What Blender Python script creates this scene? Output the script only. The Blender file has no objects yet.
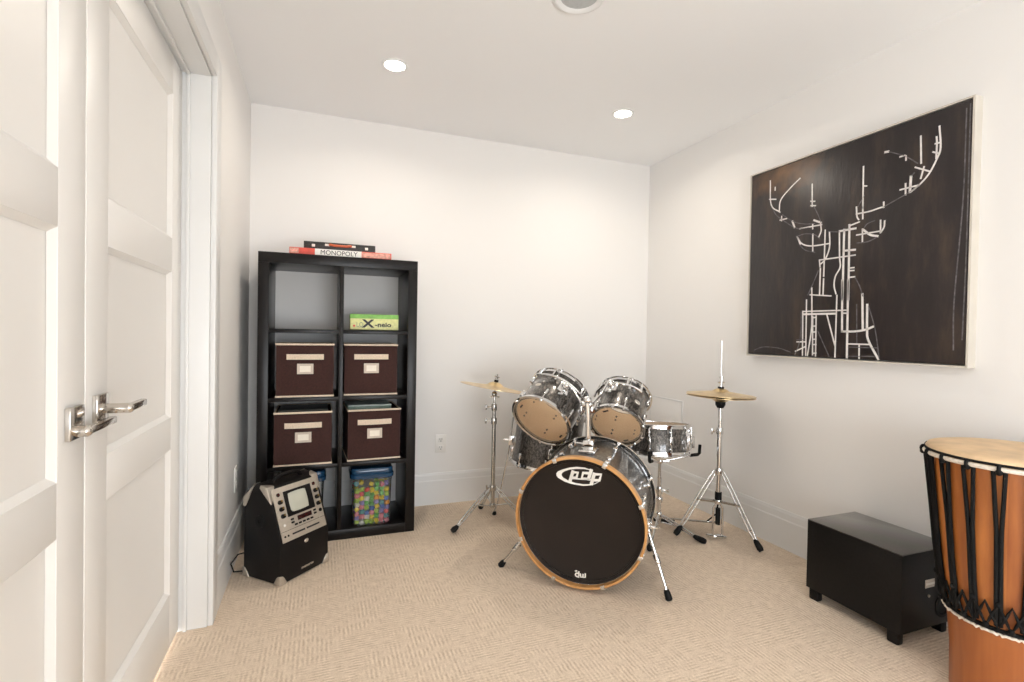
import bpy, bmesh, math, random
from mathutils import Vector, Matrix, Quaternion
random.seed(7)
PI = math.pi
S = bpy.context.scene
COL = S.collection
WM = {}

# ------------------------------------------------------------------ materials
def new_mat(name):
    m = bpy.data.materials.new(name); m.use_nodes = True
    nt = m.node_tree
    return m, nt, nt.nodes['Principled BSDF']

def mat(name, col, rough=.5, metal=0., noise=None, bump=None, coat=0., spec=None, emit=None, sub=0.):
    """noise=(scale, strength) varies the colour a little; bump=(scale, strength)."""
    m, nt, b = new_mat(name)
    c = (*col, 1)
    b.inputs['Base Color'].default_value = c
    b.inputs['Roughness'].default_value = rough
    b.inputs['Metallic'].default_value = metal
    if coat: b.inputs['Coat Weight'].default_value = coat; b.inputs['Coat Roughness'].default_value = .06
    if spec is not None: b.inputs['Specular IOR Level'].default_value = spec
    if emit: b.inputs['Emission Color'].default_value = (*emit[0], 1); b.inputs['Emission Strength'].default_value = emit[1]
    tc = nt.nodes.new('ShaderNodeTexCoord')
    if noise:
        n = nt.nodes.new('ShaderNodeTexNoise'); n.inputs['Scale'].default_value = noise[0]; n.inputs['Detail'].default_value = 5
        nt.links.new(tc.outputs['Object'], n.inputs['Vector'])
        r = nt.nodes.new('ShaderNodeValToRGB')
        k = noise[1]
        r.color_ramp.elements[0].position = .3; r.color_ramp.elements[1].position = .7
        r.color_ramp.elements[0].color = (*[max(0, x*(1-k)) for x in col], 1)
        r.color_ramp.elements[1].color = (*[min(1, x*(1+k)) for x in col], 1)
        nt.links.new(n.outputs['Fac'], r.inputs['Fac']); nt.links.new(r.outputs['Color'], b.inputs['Base Color'])
    if bump:
        n = nt.nodes.new('ShaderNodeTexNoise'); n.inputs['Scale'].default_value = bump[0]; n.inputs['Detail'].default_value = 4
        nt.links.new(tc.outputs['Object'], n.inputs['Vector'])
        bp = nt.nodes.new('ShaderNodeBump'); bp.inputs['Strength'].default_value = bump[1]; bp.inputs['Distance'].default_value = .004
        nt.links.new(n.outputs['Fac'], bp.inputs['Height']); nt.links.new(bp.outputs['Normal'], b.inputs['Normal'])
    return m

def clear_mat(name, tint, gloss=.1, rough=.05, haze=0., hazecol=(.8, .8, .8)):
    """thin clear plastic film / wall: mostly transparent with a glossy skin"""
    m = bpy.data.materials.new(name); m.use_nodes = True; nt = m.node_tree; nt.nodes.clear()
    o = nt.nodes.new('ShaderNodeOutputMaterial'); t = nt.nodes.new('ShaderNodeBsdfTransparent'); g = nt.nodes.new('ShaderNodeBsdfGlossy')
    t.inputs['Color'].default_value = (*tint, 1); g.inputs['Roughness'].default_value = rough
    f = nt.nodes.new('ShaderNodeFresnel'); f.inputs['IOR'].default_value = 1.45
    mx = nt.nodes.new('ShaderNodeMixShader')
    nt.links.new(f.outputs[0], mx.inputs[0]); nt.links.new(t.outputs[0], mx.inputs[1]); nt.links.new(g.outputs[0], mx.inputs[2])
    last = mx
    if haze:
        d = nt.nodes.new('ShaderNodeBsdfDiffuse'); d.inputs['Color'].default_value = (*hazecol, 1)
        m2 = nt.nodes.new('ShaderNodeMixShader'); m2.inputs[0].default_value = haze
        nt.links.new(mx.outputs[0], m2.inputs[1]); nt.links.new(d.outputs[0], m2.inputs[2]); last = m2
    nt.links.new(last.outputs[0], o.inputs['Surface'])
    return m

def translucent_mat(name, col):
    m = bpy.data.materials.new(name); m.use_nodes = True; nt = m.node_tree; nt.nodes.clear()
    o = nt.nodes.new('ShaderNodeOutputMaterial'); d = nt.nodes.new('ShaderNodeBsdfDiffuse'); t = nt.nodes.new('ShaderNodeBsdfTranslucent')
    n = nt.nodes.new('ShaderNodeTexNoise'); n.inputs['Scale'].default_value = 20
    r = nt.nodes.new('ShaderNodeValToRGB'); r.color_ramp.elements[0].color = (*[c*.96 for c in col], 1); r.color_ramp.elements[1].color = (*col, 1)
    nt.links.new(n.outputs['Fac'], r.inputs['Fac'])
    for s in (d, t): nt.links.new(r.outputs['Color'], s.inputs['Color'])
    mx = nt.nodes.new('ShaderNodeMixShader'); mx.inputs[0].default_value = .85
    nt.links.new(d.outputs[0], mx.inputs[1]); nt.links.new(t.outputs[0], mx.inputs[2]); nt.links.new(mx.outputs[0], o.inputs['Surface'])
    return m

def carpet_mat():
    m, nt, b = new_mat('carpet'); N = nt.nodes.new; Lk = nt.links.new
    tc = N('ShaderNodeTexCoord')
    def wave(axis, scale, dist):
        w = N('ShaderNodeTexWave'); w.wave_type = 'BANDS'; w.bands_direction = axis
        w.inputs['Scale'].default_value = scale; w.inputs['Distortion'].default_value = dist
        w.inputs['Detail'].default_value = 4; w.inputs['Detail Scale'].default_value = 2.6
        Lk(tc.outputs['Object'], w.inputs['Vector']); return w
    wx, wy = wave('X', 21, 2.2), wave('Y', 24, 2.2)
    pn = N('ShaderNodeTexNoise'); pn.inputs['Scale'].default_value = 4.5; pn.inputs['Detail'].default_value = 2
    Lk(tc.outputs['Object'], pn.inputs['Vector'])
    pr = N('ShaderNodeValToRGB'); pr.color_ramp.elements[0].position = .42; pr.color_ramp.elements[1].position = .58
    Lk(pn.outputs['Fac'], pr.inputs['Fac'])
    mx = N('ShaderNodeMix'); mx.data_type = 'FLOAT'
    Lk(pr.outputs['Color'], mx.inputs[0]); Lk(wx.outputs['Fac'], mx.inputs[2]); Lk(wy.outputs['Fac'], mx.inputs[3])
    fn = N('ShaderNodeTexNoise'); fn.inputs['Scale'].default_value = 190; fn.inputs['Detail'].default_value = 3
    Lk(tc.outputs['Object'], fn.inputs['Vector'])
    md = N('ShaderNodeTexNoise'); md.inputs['Scale'].default_value = 38; md.inputs['Detail'].default_value = 3
    Lk(tc.outputs['Object'], md.inputs['Vector'])
    a1 = N('ShaderNodeMath'); a1.operation = 'MULTIPLY_ADD'; a1.inputs[1].default_value = .34
    br = N('ShaderNodeTexNoise'); br.inputs['Scale'].default_value = 26; br.inputs['Detail'].default_value = 1; Lk(tc.outputs['Object'], br.inputs['Vector'])
    bm_ = N('ShaderNodeMapRange'); bm_.inputs['From Min'].default_value = .38; bm_.inputs['From Max'].default_value = .56; Lk(br.outputs['Fac'], bm_.inputs['Value'])
    bx = N('ShaderNodeMix'); bx.data_type = 'FLOAT'; bx.inputs[2].default_value = .62; Lk(bm_.outputs[0], bx.inputs[0]); Lk(mx.outputs[0], bx.inputs[3])
    Lk(bx.outputs[0], a1.inputs[0])
    a2 = N('ShaderNodeMath'); a2.operation = 'MULTIPLY_ADD'; a2.inputs[1].default_value = .60
    Lk(fn.outputs['Fac'], a2.inputs[0])
    a3 = N('ShaderNodeMath'); a3.operation = 'MULTIPLY'; a3.inputs[1].default_value = .35
    Lk(md.outputs['Fac'], a3.inputs[0]); Lk(a3.outputs[0], a2.inputs[2]); Lk(a2.outputs[0], a1.inputs[2])
    r = N('ShaderNodeValToRGB')
    r.color_ramp.elements[0].position = .36; r.color_ramp.elements[0].color = (*CARPET_LO, 1)
    r.color_ramp.elements[1].position = .95; r.color_ramp.elements[1].color = (*CARPET_HI, 1)
    Lk(a1.outputs[0], r.inputs['Fac']); Lk(r.outputs['Color'], b.inputs['Base Color'])
    b.inputs['Roughness'].default_value = 1; b.inputs['Specular IOR Level'].default_value = .1
    bp = N('ShaderNodeBump'); bp.inputs['Strength'].default_value = .4; bp.inputs['Distance'].default_value = .004
    Lk(a1.outputs[0], bp.inputs['Height']); Lk(bp.outputs['Normal'], b.inputs['Normal'])
    return m

def wood_mat(name, c0, c1, staves=24, rough=.35, coat=.3, zs=2.5):
    m, nt, b = new_mat(name); N = nt.nodes.new; Lk = nt.links.new
    tc = N('ShaderNodeTexCoord'); g = N('ShaderNodeTexGradient'); g.gradient_type = 'RADIAL'; Lk(tc.outputs['Object'], g.inputs[0])
    mu = N('ShaderNodeMath'); mu.operation = 'MULTIPLY'; mu.inputs[1].default_value = staves; Lk(g.outputs['Fac'], mu.inputs[0])
    fl = N('ShaderNodeMath'); fl.operation = 'FLOOR'; Lk(mu.outputs[0], fl.inputs[0])
    wn = N('ShaderNodeTexWhiteNoise'); wn.noise_dimensions = '1D'; Lk(fl.outputs[0], wn.inputs['W'])
    mp = N('ShaderNodeMapping'); mp.inputs['Scale'].default_value = (40, 40, zs); Lk(tc.outputs['Object'], mp.inputs['Vector'])
    n = N('ShaderNodeTexNoise'); n.inputs['Scale'].default_value = 1; n.inputs['Detail'].default_value = 6; Lk(mp.outputs[0], n.inputs['Vector'])
    ad = N('ShaderNodeMath'); ad.operation = 'MULTIPLY_ADD'; ad.inputs[1].default_value = .45
    Lk(wn.outputs['Value'], ad.inputs[0])
    sc = N('ShaderNodeMath'); sc.operation = 'MULTIPLY'; sc.inputs[1].default_value = .7; Lk(n.outputs['Fac'], sc.inputs[0]); Lk(sc.outputs[0], ad.inputs[2])
    r = N('ShaderNodeValToRGB'); r.color_ramp.elements[0].position = .2; r.color_ramp.elements[1].position = .85
    r.color_ramp.elements[0].color = (*c0, 1); r.color_ramp.elements[1].color = (*c1, 1)
    Lk(ad.outputs[0], r.inputs['Fac']); Lk(r.outputs['Color'], b.inputs['Base Color'])
    b.inputs['Roughness'].default_value = rough; b.inputs['Coat Weight'].default_value = coat; b.inputs['Coat Roughness'].default_value = .2
    return m

def sparkle_mat(name, lo, hi):
    """black wavy-grain drum wrap: fine pale flecks under a clear coat"""
    m, nt, b = new_mat(name); N = nt.nodes.new; Lk = nt.links.new
    tc = N('ShaderNodeTexCoord'); mp = N('ShaderNodeMapping'); mp.inputs['Scale'].default_value = (1, 1, .45); Lk(tc.outputs['Object'], mp.inputs['Vector'])
    n = N('ShaderNodeTexNoise'); n.inputs['Scale'].default_value = 140; n.inputs['Detail'].default_value = 5; n.inputs['Distortion'].default_value = 1.2
    Lk(mp.outputs[0], n.inputs['Vector'])
    r = N('ShaderNodeValToRGB'); r.color_ramp.elements[0].position = .42; r.color_ramp.elements[1].position = .68
    r.color_ramp.elements[0].color = (*lo, 1); r.color_ramp.elements[1].color = (*hi, 1)
    Lk(n.outputs['Fac'], r.inputs['Fac']); Lk(r.outputs['Color'], b.inputs['Base Color'])
    b.inputs['Roughness'].default_value = .3; b.inputs['Metallic'].default_value = .35
    b.inputs['Coat Weight'].default_value = .9; b.inputs['Coat Roughness'].default_value = .04
    return m

def canvas_mat():
    m, nt, b = new_mat('painted_canvas'); N = nt.nodes.new; Lk = nt.links.new
    tc = N('ShaderNodeTexCoord'); mp = N('ShaderNodeMapping'); mp.inputs['Scale'].default_value = (1, 5, 1.2); Lk(tc.outputs['Object'], mp.inputs['Vector'])
    n = N('ShaderNodeTexNoise'); n.inputs['Scale'].default_value = 2.2; n.inputs['Detail'].default_value = 8; n.inputs['Roughness'].default_value = .65
    Lk(mp.outputs[0], n.inputs['Vector'])
    r = N('ShaderNodeValToRGB'); e = r.color_ramp.elements
    e[0].position = .3; e[0].color = (.014, .011, .011, 1); e[1].position = .75; e[1].color = (.062, .040, .028, 1)
    k = e.new(.5); k.color = (.022, .016, .016, 1)
    Lk(n.outputs['Fac'], r.inputs['Fac'])
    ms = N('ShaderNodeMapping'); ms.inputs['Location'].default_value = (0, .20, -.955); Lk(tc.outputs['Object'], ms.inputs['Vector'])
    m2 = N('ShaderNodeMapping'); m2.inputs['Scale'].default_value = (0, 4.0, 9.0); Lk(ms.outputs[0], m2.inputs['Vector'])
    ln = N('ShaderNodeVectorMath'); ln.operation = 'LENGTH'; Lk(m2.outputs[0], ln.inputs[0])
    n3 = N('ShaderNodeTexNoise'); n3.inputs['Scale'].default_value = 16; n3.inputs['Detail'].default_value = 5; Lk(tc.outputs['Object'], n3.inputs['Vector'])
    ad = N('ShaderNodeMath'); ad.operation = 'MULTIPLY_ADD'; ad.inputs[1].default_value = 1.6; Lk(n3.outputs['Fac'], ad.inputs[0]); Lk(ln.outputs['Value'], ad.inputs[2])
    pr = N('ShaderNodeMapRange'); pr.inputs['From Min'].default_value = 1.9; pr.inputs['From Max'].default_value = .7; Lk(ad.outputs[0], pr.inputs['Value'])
    mc = N('ShaderNodeMix'); mc.data_type = 'RGBA'; Lk(pr.outputs[0], mc.inputs[0]); Lk(r.outputs['Color'], mc.inputs[6]); mc.inputs[7].default_value = (.17, .085, .035, 1)  # brown patch, part paint, part ceiling-light glare put into the colour
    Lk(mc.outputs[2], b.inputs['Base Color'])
    b.inputs['Roughness'].default_value = .36; b.inputs['Specular IOR Level'].default_value = .45
    bp = N('ShaderNodeBump'); bp.inputs['Strength'].default_value = .25; bp.inputs['Distance'].default_value = .004
    n2 = N('ShaderNodeTexNoise'); n2.inputs['Scale'].default_value = 14; n2.inputs['Detail'].default_value = 6; Lk(mp.outputs[0], n2.inputs['Vector'])
    Lk(n2.outputs['Fac'], bp.inputs['Height']); Lk(bp.outputs['Normal'], b.inputs['Normal'])
    return m

CARPET_LO = (.52, .40, .29); CARPET_HI = (.90, .765, .62)
M = dict(
    wall=mat('wall_paint', (.85, .835, .815), .75, bump=(60, .03)),
    ceiling=mat('ceiling_paint', (.90, .905, .91), .9),
    trim=mat('trim_paint', (.775, .775, .765), .35, noise=(3, .01)),
    door=mat('door_paint', (.82, .80, .77), .38, noise=(3, .01)),
    carpet=carpet_mat(),
    nickel=mat('satin_nickel', (.62, .58, .53), .16, 1, noise=(30, .05)),
    chrome=mat('chrome', (.80, .80, .80), .09, 1, noise=(20, .04)),
    steel=mat('worn_steel', (.55, .54, .52), .2, 1, noise=(40, .08)),
    rubber=mat('black_rubber', (.007, .007, .007), .6, noise=(60, .2), spec=.2),
    blackplastic=mat('black_plastic', (.006, .005, .005), .45, noise=(40, .2), spec=.2),
    espresso=mat('black_brown_foil', (.007, .0055, .0052), .32, noise=(12, .25), spec=.26),
    bin=mat('brown_bin_cloth', (.040, .013, .010), .9, noise=(120, .25), bump=(300, .2)),
    cream=mat('cream_trim_cloth', (.72, .60, .47), .85, noise=(150, .1)),
    label=mat('cream_card', (.86, .80, .70), .6, noise=(60, .04)),
    labelframe=mat('tan_label_frame', (.60, .52, .43), .5, noise=(60, .05)),
    green=mat('green_box_print', (.22, .50, .10), .45, noise=(40, .2)),
    yellow=mat('pale_yellow_box_print', (.72, .72, .33), .45, noise=(60, .12)),
    red=mat('red_box_print', (.72, .10, .07), .45, noise=(40, .12)),
    pinkwhite=mat('faded_red_box_print', (.80, .36, .28), .45, noise=(70, .35)),
    white=mat('white_print', (.85, .83, .78), .5, noise=(50, .03)),
    ink=mat('dark_ink', (.015, .015, .018), .5, noise=(50, .1)),
    caseblack=mat('black_vinyl_case', (.018, .016, .014), .45, noise=(80, .2), bump=(200, .15)),
    orange=mat('orange_red_handle', (.55, .10, .03), .4, noise=(50, .1)),
    bluelid=mat('blue_plastic_lid', (.012, .052, .115), .2, noise=(20, .1), coat=.3),
    clear=clear_mat('clear_plastic_tub', (.93, .95, .95), haze=.05),
    film=clear_mat('clear_drum_film', (.97, .95, .92), haze=.27, hazecol=(1.0, .78, .54)),
    folder=mat('green_plastic_folder', (.10, .17, .13), .35, noise=(25, .3)),
    greybox=mat('dark_grey_folder', (.045, .045, .038), .5, noise=(25, .2)),
    silver=mat('silver_plastic', (.60, .55, .48), .32, .75, noise=(60, .08)),
    panel=mat('champagne_panel', (.56, .50, .42), .35, .5, noise=(80, .06)),
    screen=mat('grey_screen_glass', (.50, .50, .42), .18, noise=(9, .05)),
    display=mat('dark_red_display', (.035, .006, .006), .2, noise=(90, .5)),
    gold=mat('brass_knob', (.60, .45, .20), .25, 1, noise=(60, .1)),
    cymbal=mat('bronze_cymbal', (.80, .60, .32), .28, 1, noise=(25, .12)),
    wrap=sparkle_mat('black_sparkle_wrap', (.013, .011, .0095), (.24, .213, .185)),
    bassshell=sparkle_mat('grey_sparkle_wrap', (.012, .012, .012), (.20, .19, .18)),
    maple=mat('raw_maple_ply', (.95, .70, .45), .55, noise=(9, .08)),
    hoopwood=wood_mat('maple_hoop', (.43, .185, .052), (.64, .34, .125), staves=3, rough=.3, zs=30),
    blacklacquer=mat('black_lacquer_hoop', (.012, .011, .010), .25, noise=(30, .2), coat=.8),
    blackhead=mat('black_drum_head', (.013, .0085, .0065), .45, noise=(7, .15), spec=.3),
    coated=translucent_mat('white_coated_head', (.88, .86, .82)),
    djembewood=wood_mat('djembe_wood', (.20, .045, .011), (.54, .19, .045), staves=17, rough=.4, coat=.12),
    djembefoot=wood_mat('djembe_foot_wood', (.22, .055, .013), (.42, .135, .034), staves=9, rough=.4, coat=.12),
    goatskin=mat('goat_skin', (.70, .50, .30), .6, noise=(9, .22), bump=(40, .15)),
    rope=mat('black_rope', (.007, .007, .007), .75, spec=.2, noise=(200, .3), bump=(300, .4)),
    rimcloth=mat('pale_rim_wrap', (.78, .70, .60), .8, noise=(120, .15)),
    subtop=mat('black_ash_vinyl', (.007, .006, .0055), .4, noise=(90, .3), spec=.18),
    sublit=mat('black_vinyl_lit_top', (.020, .018, .016), .22, noise=(90, .3), spec=.5, coat=.7),  # paler, glossier copy of the cabinet vinyl, light on top painted in
    frame=mat('cream_frame', (.62, .58, .51), .45, noise=(12, .04)),
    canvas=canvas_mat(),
    chalk=mat('white_paint_line', (.80, .77, .74), .5, noise=(40, .12)),
    greyline=mat('grey_paint_line', (.12, .11, .115), .5, noise=(60, .5)),
    outlet=mat('white_outlet_plastic', (.84, .82, .78), .35, noise=(20, .02)),
    slot=mat('outlet_slot', (.15, .14, .13), .6, noise=(20, .05)),
    lamp=mat('lamp_lens', (1, .95, .88), .4, emit=((1, .93, .82), 30.)),
    ventgrey=mat('grey_speaker_cloth', (.50, .52, .53), .7, noise=(90, .06)),
    ventwhite=mat('white_vent_ring', (.82, .83, .83), .4, noise=(10, .02)),
)

# ------------------------------------------------------------------ geometry helpers
def catmull(pts, k=6):
    P = [Vector(p) for p in pts]; P = [P[0]*2-P[1]]+P+[P[-1]*2-P[-2]]; o = []
    for i in range(1, len(P)-2):
        a, b, c, d = P[i-1:i+3]
        for j in range(k):
            t = j/k; o.append(.5*((2*b)+(c-a)*t+(2*a-5*b+4*c-d)*t*t+(3*b-a-3*c+d)*t**3))
    o.append(P[-2]); return [(p.x, p.y) for p in o]
class MB:
    def __init__(s): s.v = []; s.f = []
    def add(s, vs, fs):
        o = len(s.v); s.v += [Vector(p) for p in vs]; s.f += [[i+o for i in f] for f in fs]; return s
    def box(s, lo, hi, mtx=None):
        (a, b, c), (d, e, f) = lo, hi
        p = [Vector(q) for q in ((a,b,c),(d,b,c),(d,e,c),(a,e,c),(a,b,f),(d,b,f),(d,e,f),(a,e,f))]
        if mtx: p = [mtx @ q for q in p]
        return s.add(p, [(0,3,2,1),(4,5,6,7),(0,1,5,4),(1,2,6,5),(2,3,7,6),(3,0,4,7)])
    def cyl(s, p0, p1, r0, r1=None, seg=16, caps=True):
        r1 = r0 if r1 is None else r1
        return s.tube([p0, p1], [r0, r1], seg, caps)
    def tube(s, pts, r, seg=10, caps=True, closed=False):
        pts = [Vector(p) for p in pts]; n = len(pts)
        rs = r if isinstance(r, (list, tuple)) else [r]*n
        T = []
        for i in range(n):
            if closed: t = pts[(i+1) % n]-pts[i-1]
            else: t = pts[min(i+1, n-1)]-pts[max(i-1, 0)]
            T.append(t.normalized() if t.length > 1e-9 else Vector((0,0,1)))
        u = T[0].orthogonal().normalized(); vs = []
        for i in range(n):
            if i:
                q = T[i-1].rotation_difference(T[i]); u = q @ u
            u = (u-T[i]*u.dot(T[i])).normalized(); w = T[i].cross(u)
            for k in range(seg):
                a = 2*PI*k/seg; vs.append(pts[i]+(u*math.cos(a)+w*math.sin(a))*rs[i])
        fs = []
        for i in range(n if closed else n-1):
            j = (i+1) % n
            for k in range(seg):
                k2 = (k+1) % seg; fs.append((i*seg+k, i*seg+k2, j*seg+k2, j*seg+k))
        if caps and not closed: fs += [tuple(range(seg))[::-1], tuple((n-1)*seg+k for k in range(seg))]
        return s.add(vs, fs)
    def lathe(s, prof, seg=48, closed=False, mtx=None):
        """prof: (r, z) list revolved about local Z; closed joins last to first"""
        vs = []; n = len(prof); idx = []
        for (r, z) in prof:
            if r < 1e-6: idx.append([len(vs)]*seg); vs.append(Vector((0, 0, z)))
            else:
                idx.append(list(range(len(vs), len(vs)+seg)))
                vs += [Vector((r*math.cos(2*PI*k/seg), r*math.sin(2*PI*k/seg), z)) for k in range(seg)]
        fs = []
        for i in range(n if closed else n-1):
            j = (i+1) % n
            for k in range(seg):
                k2 = (k+1) % seg
                f = [idx[i][k], idx[i][k2], idx[j][k2], idx[j][k]]
                g = []
                for q in f:
                    if q not in g: g.append(q)
                if len(g) > 2: fs.append(tuple(g))
        if mtx: vs = [mtx @ q for q in vs]
        return s.add(vs, fs)
    def prism(s, poly, h0, h1, fn=lambda a, b, h: (a, b, h)):
        n = len(poly); vs = [Vector(fn(a, b, h0)) for a, b in poly]+[Vector(fn(a, b, h1)) for a, b in poly]
        fs = [tuple(range(n))[::-1], tuple(range(n, 2*n))]+[(i, (i+1) % n, n+(i+1) % n, n+i) for i in range(n)]
        return s.add(vs, fs)
    def stroke(s, pts, w, h0, h1, fn, smooth=False):
        """flat raised ribbon along 2-D points"""
        if smooth and len(pts) > 2: pts = catmull(pts)
        P = [Vector((a, b)) for a, b in pts]; n = len(P); L = []; R = []
        for i in range(n):
            t = (P[min(i+1, n-1)]-P[max(i-1, 0)]); t = t.normalized() if t.length else Vector((1, 0))
            q = Vector((-t.y, t.x))*w/2
            if i == 0: P0 = P[i]-t*w*.3
            elif i == n-1: P0 = P[i]+t*w*.3
            else: P0 = P[i]
            L.append(P0+q); R.append(P0-q)
        vs = []
        for h in (h0, h1):
            vs += [Vector(fn(p.x, p.y, h)) for p in L]+[Vector(fn(p.x, p.y, h)) for p in R]
        fs = []
        for i in range(n-1):
            fs += [(i, i+1, n+i+1, n+i), (2*n+i, 3*n+i, 3*n+i+1, 2*n+i+1), (i, 2*n+i, 2*n+i+1, i+1), (n+i, n+i+1, 3*n+i+1, 3*n+i)]
        fs += [(0, n, 3*n, 2*n), (n-1, 3*n-1, 4*n-1, 2*n-1)]
        return s.add(vs, fs)
    def ball(s, c, r, seg=14, rings=8, sc=(1, 1, 1), mtx=None):
        prof = [(r*math.sin(PI*i/rings), -r*math.cos(PI*i/rings)) for i in range(rings+1)]
        m = Matrix.Translation(Vector(c)) @ (mtx or Matrix()) @ Matrix.Diagonal((*sc, 1))
        return s.lathe(prof, seg, mtx=m)
    def ring(s, R, r, z=0, seg=64, sr=10, mtx=None):
        return s.lathe([(R+r*math.cos(2*PI*i/sr), z+r*math.sin(2*PI*i/sr)) for i in range(sr)], seg, closed=True, mtx=mtx)
    def hull(s, pts):
        bm = bmesh.new()
        for p in pts: bm.verts.new(p)
        r = bmesh.ops.convex_hull(bm, input=bm.verts)
        bm.verts.index_update()
        used = [v for v in bm.verts if v.link_faces]; mp = {v: i for i, v in enumerate(used)}
        s.add([v.co.copy() for v in used], [[mp[v] for v in f.verts] for f in bm.faces]); bm.free(); return s
    def mesh(s, name, mtl, angle=35, bevel=0, segs=2):
        me = bpy.data.meshes.new(name); me.from_pydata([tuple(p) for p in s.v], [], s.f); me.validate()
        bm = bmesh.new(); bm.from_mesh(me)
        bmesh.ops.recalc_face_normals(bm, faces=bm.faces)
        if bevel:
            ed = [e for e in bm.edges if len(e.link_faces) == 2 and e.calc_face_angle(0) > math.radians(30)]
            bmesh.ops.bevel(bm, geom=ed, offset=bevel, segments=segs, affect='EDGES', profile=.5, clamp_overlap=True)
        bm.to_mesh(me); bm.free()
        me.shade_smooth(); me.set_sharp_from_angle(angle=math.radians(angle)); me.materials.append(mtl)
        return me
    def build(s, name, mtl, parent=None, world=False, angle=35, bevel=0, segs=2):
        if world and parent is not None:
            inv = WM[parent].inverted(); s.v = [inv @ p for p in s.v]
        o = bpy.data.objects.new(name, s.mesh(name, mtl, angle, bevel, segs)); COL.objects.link(o)
        if parent is not None: o.parent = parent; WM[o] = WM[parent]
        else: WM[o] = Matrix()
        return o

def tag(o, label=None, cat=None, group=None, kind=None):
    if label: o['label'] = label
    if cat: o['category'] = cat
    if group: o['group'] = group
    if kind: o['kind'] = kind
    return o
def thing(name, label, cat, mtx=None, group=None):
    o = bpy.data.objects.new(name, None); COL.objects.link(o); o.empty_display_size = .05
    mtx = mtx if mtx is not None else Matrix()
    o.matrix_world = mtx; WM[o] = mtx.copy()
    return tag(o, label, cat, group)
def copy_tree(o, parent=None):
    c = o.copy(); COL.objects.link(c); c.parent = parent
    for ch in [x for x in bpy.data.objects if x.parent == o]: copy_tree(ch, c)
    return c
def loc(x, y, z=0, rz=0): return Matrix.Translation((x, y, z)) @ Matrix.Rotation(rz, 4, 'Z')
def frame(o, n, up=Vector((0, 0, 1))):
    """matrix with local Z = n, local Y towards up"""
    n = Vector(n).normalized(); x = up.cross(n).normalized(); y = n.cross(x)
    m = Matrix((x, y, n)).transposed().to_4x4(); m.translation = Vector(o); return m
def text_mesh(body, size, h, fn, bold=0):
    """outline text as raised geometry; fn maps (x, y, height) to a point"""
    cu = bpy.data.curves.new('lettering', 'FONT'); cu.body = body; cu.size = size; cu.align_x = 'CENTER'; cu.align_y = 'CENTER'
    cu.extrude = h/2; cu.offset = bold; cu.resolution_u = 3
    ob = bpy.data.objects.new('lettering', cu); COL.objects.link(ob)
    dg = bpy.context.evaluated_depsgraph_get(); me = bpy.data.meshes.new_from_object(ob.evaluated_get(dg))
    b = MB(); b.add([Vector(fn(v.co.x, v.co.y, v.co.z+h/2)) for v in me.vertices], [list(p.vertices) for p in me.polygons])
    bpy.data.objects.remove(ob); bpy.data.curves.remove(cu); bpy.data.meshes.remove(me); return b

# ------------------------------------------------------------------ camera
CAM = (504.97, .362, .0142, .0171, 1.1008)
def rotm(yaw, pitch, roll):
    f = Vector((math.sin(yaw)*math.cos(pitch), math.cos(yaw)*math.cos(pitch), -math.sin(pitch)))
    r = Vector((math.cos(yaw), -math.sin(yaw), 0)); u = r.cross(f)
    c, s = math.cos(roll), math.sin(roll)
    return c*r+s*u, -s*r+c*u, f
cr_, cu_, cf_ = rotm(*CAM[1:4])
cd = bpy.data.cameras.new('camera'); co = bpy.data.objects.new('camera', cd); COL.objects.link(co)
cm = Matrix((cr_, cu_, -cf_)).transposed().to_4x4(); cm.translation = (0, 0, CAM[4]); co.matrix_world = cm
cd.sensor_fit = 'HORIZONTAL'; cd.sensor_width = 36; cd.lens = CAM[0]/1024*36; cd.clip_start = .02
S.camera = co

# ------------------------------------------------------------------ the room
D, R, L, H = 3.194, 2.2906, -.3808, 2.3716
YF = -2.2                                  # wall behind the camera
def struct(o): o['kind'] = 'structure'; return o
struct(MB().box((L-.25, YF-.1, -.06), (R+.1, D+.1, 0)).build('floor', M['carpet']))
struct(MB().box((L-.25, YF-.1, H), (R+.1, D+.1, H+.08)).build('ceiling', M['ceiling']))
struct(MB().box((L-.25, D, 0), (R+.1, D+.1, H)).build('wall_back', M['wall']))
struct(MB().box((R, YF, 0), (R+.1, D, H)).build('wall_right', M['wall']))
DY0, DY1, DH = .546, 2.118, 2.015          # door opening
LY0, LY1, LZ0, LZ1 = -2.05, -1.32, .1, 1.35   # unseen window opening added in the left wall to brighten the right wall
b = MB().box((L-.2, DY1+.02, 0), (L, D, H)).box((L-.2, LY1, 0), (L, DY0-.02, H)).box((L-.2, YF, 0), (L, LY0, H)).box((L-.2, LY0, 0), (L, LY1, LZ0)).box((L-.2, LY0, LZ1), (L, LY1, H)).box((L-.2, DY0-.02, DH+.02), (L, DY1+.02, H))
struct(b.build('wall_left', M['wall']))
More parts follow.
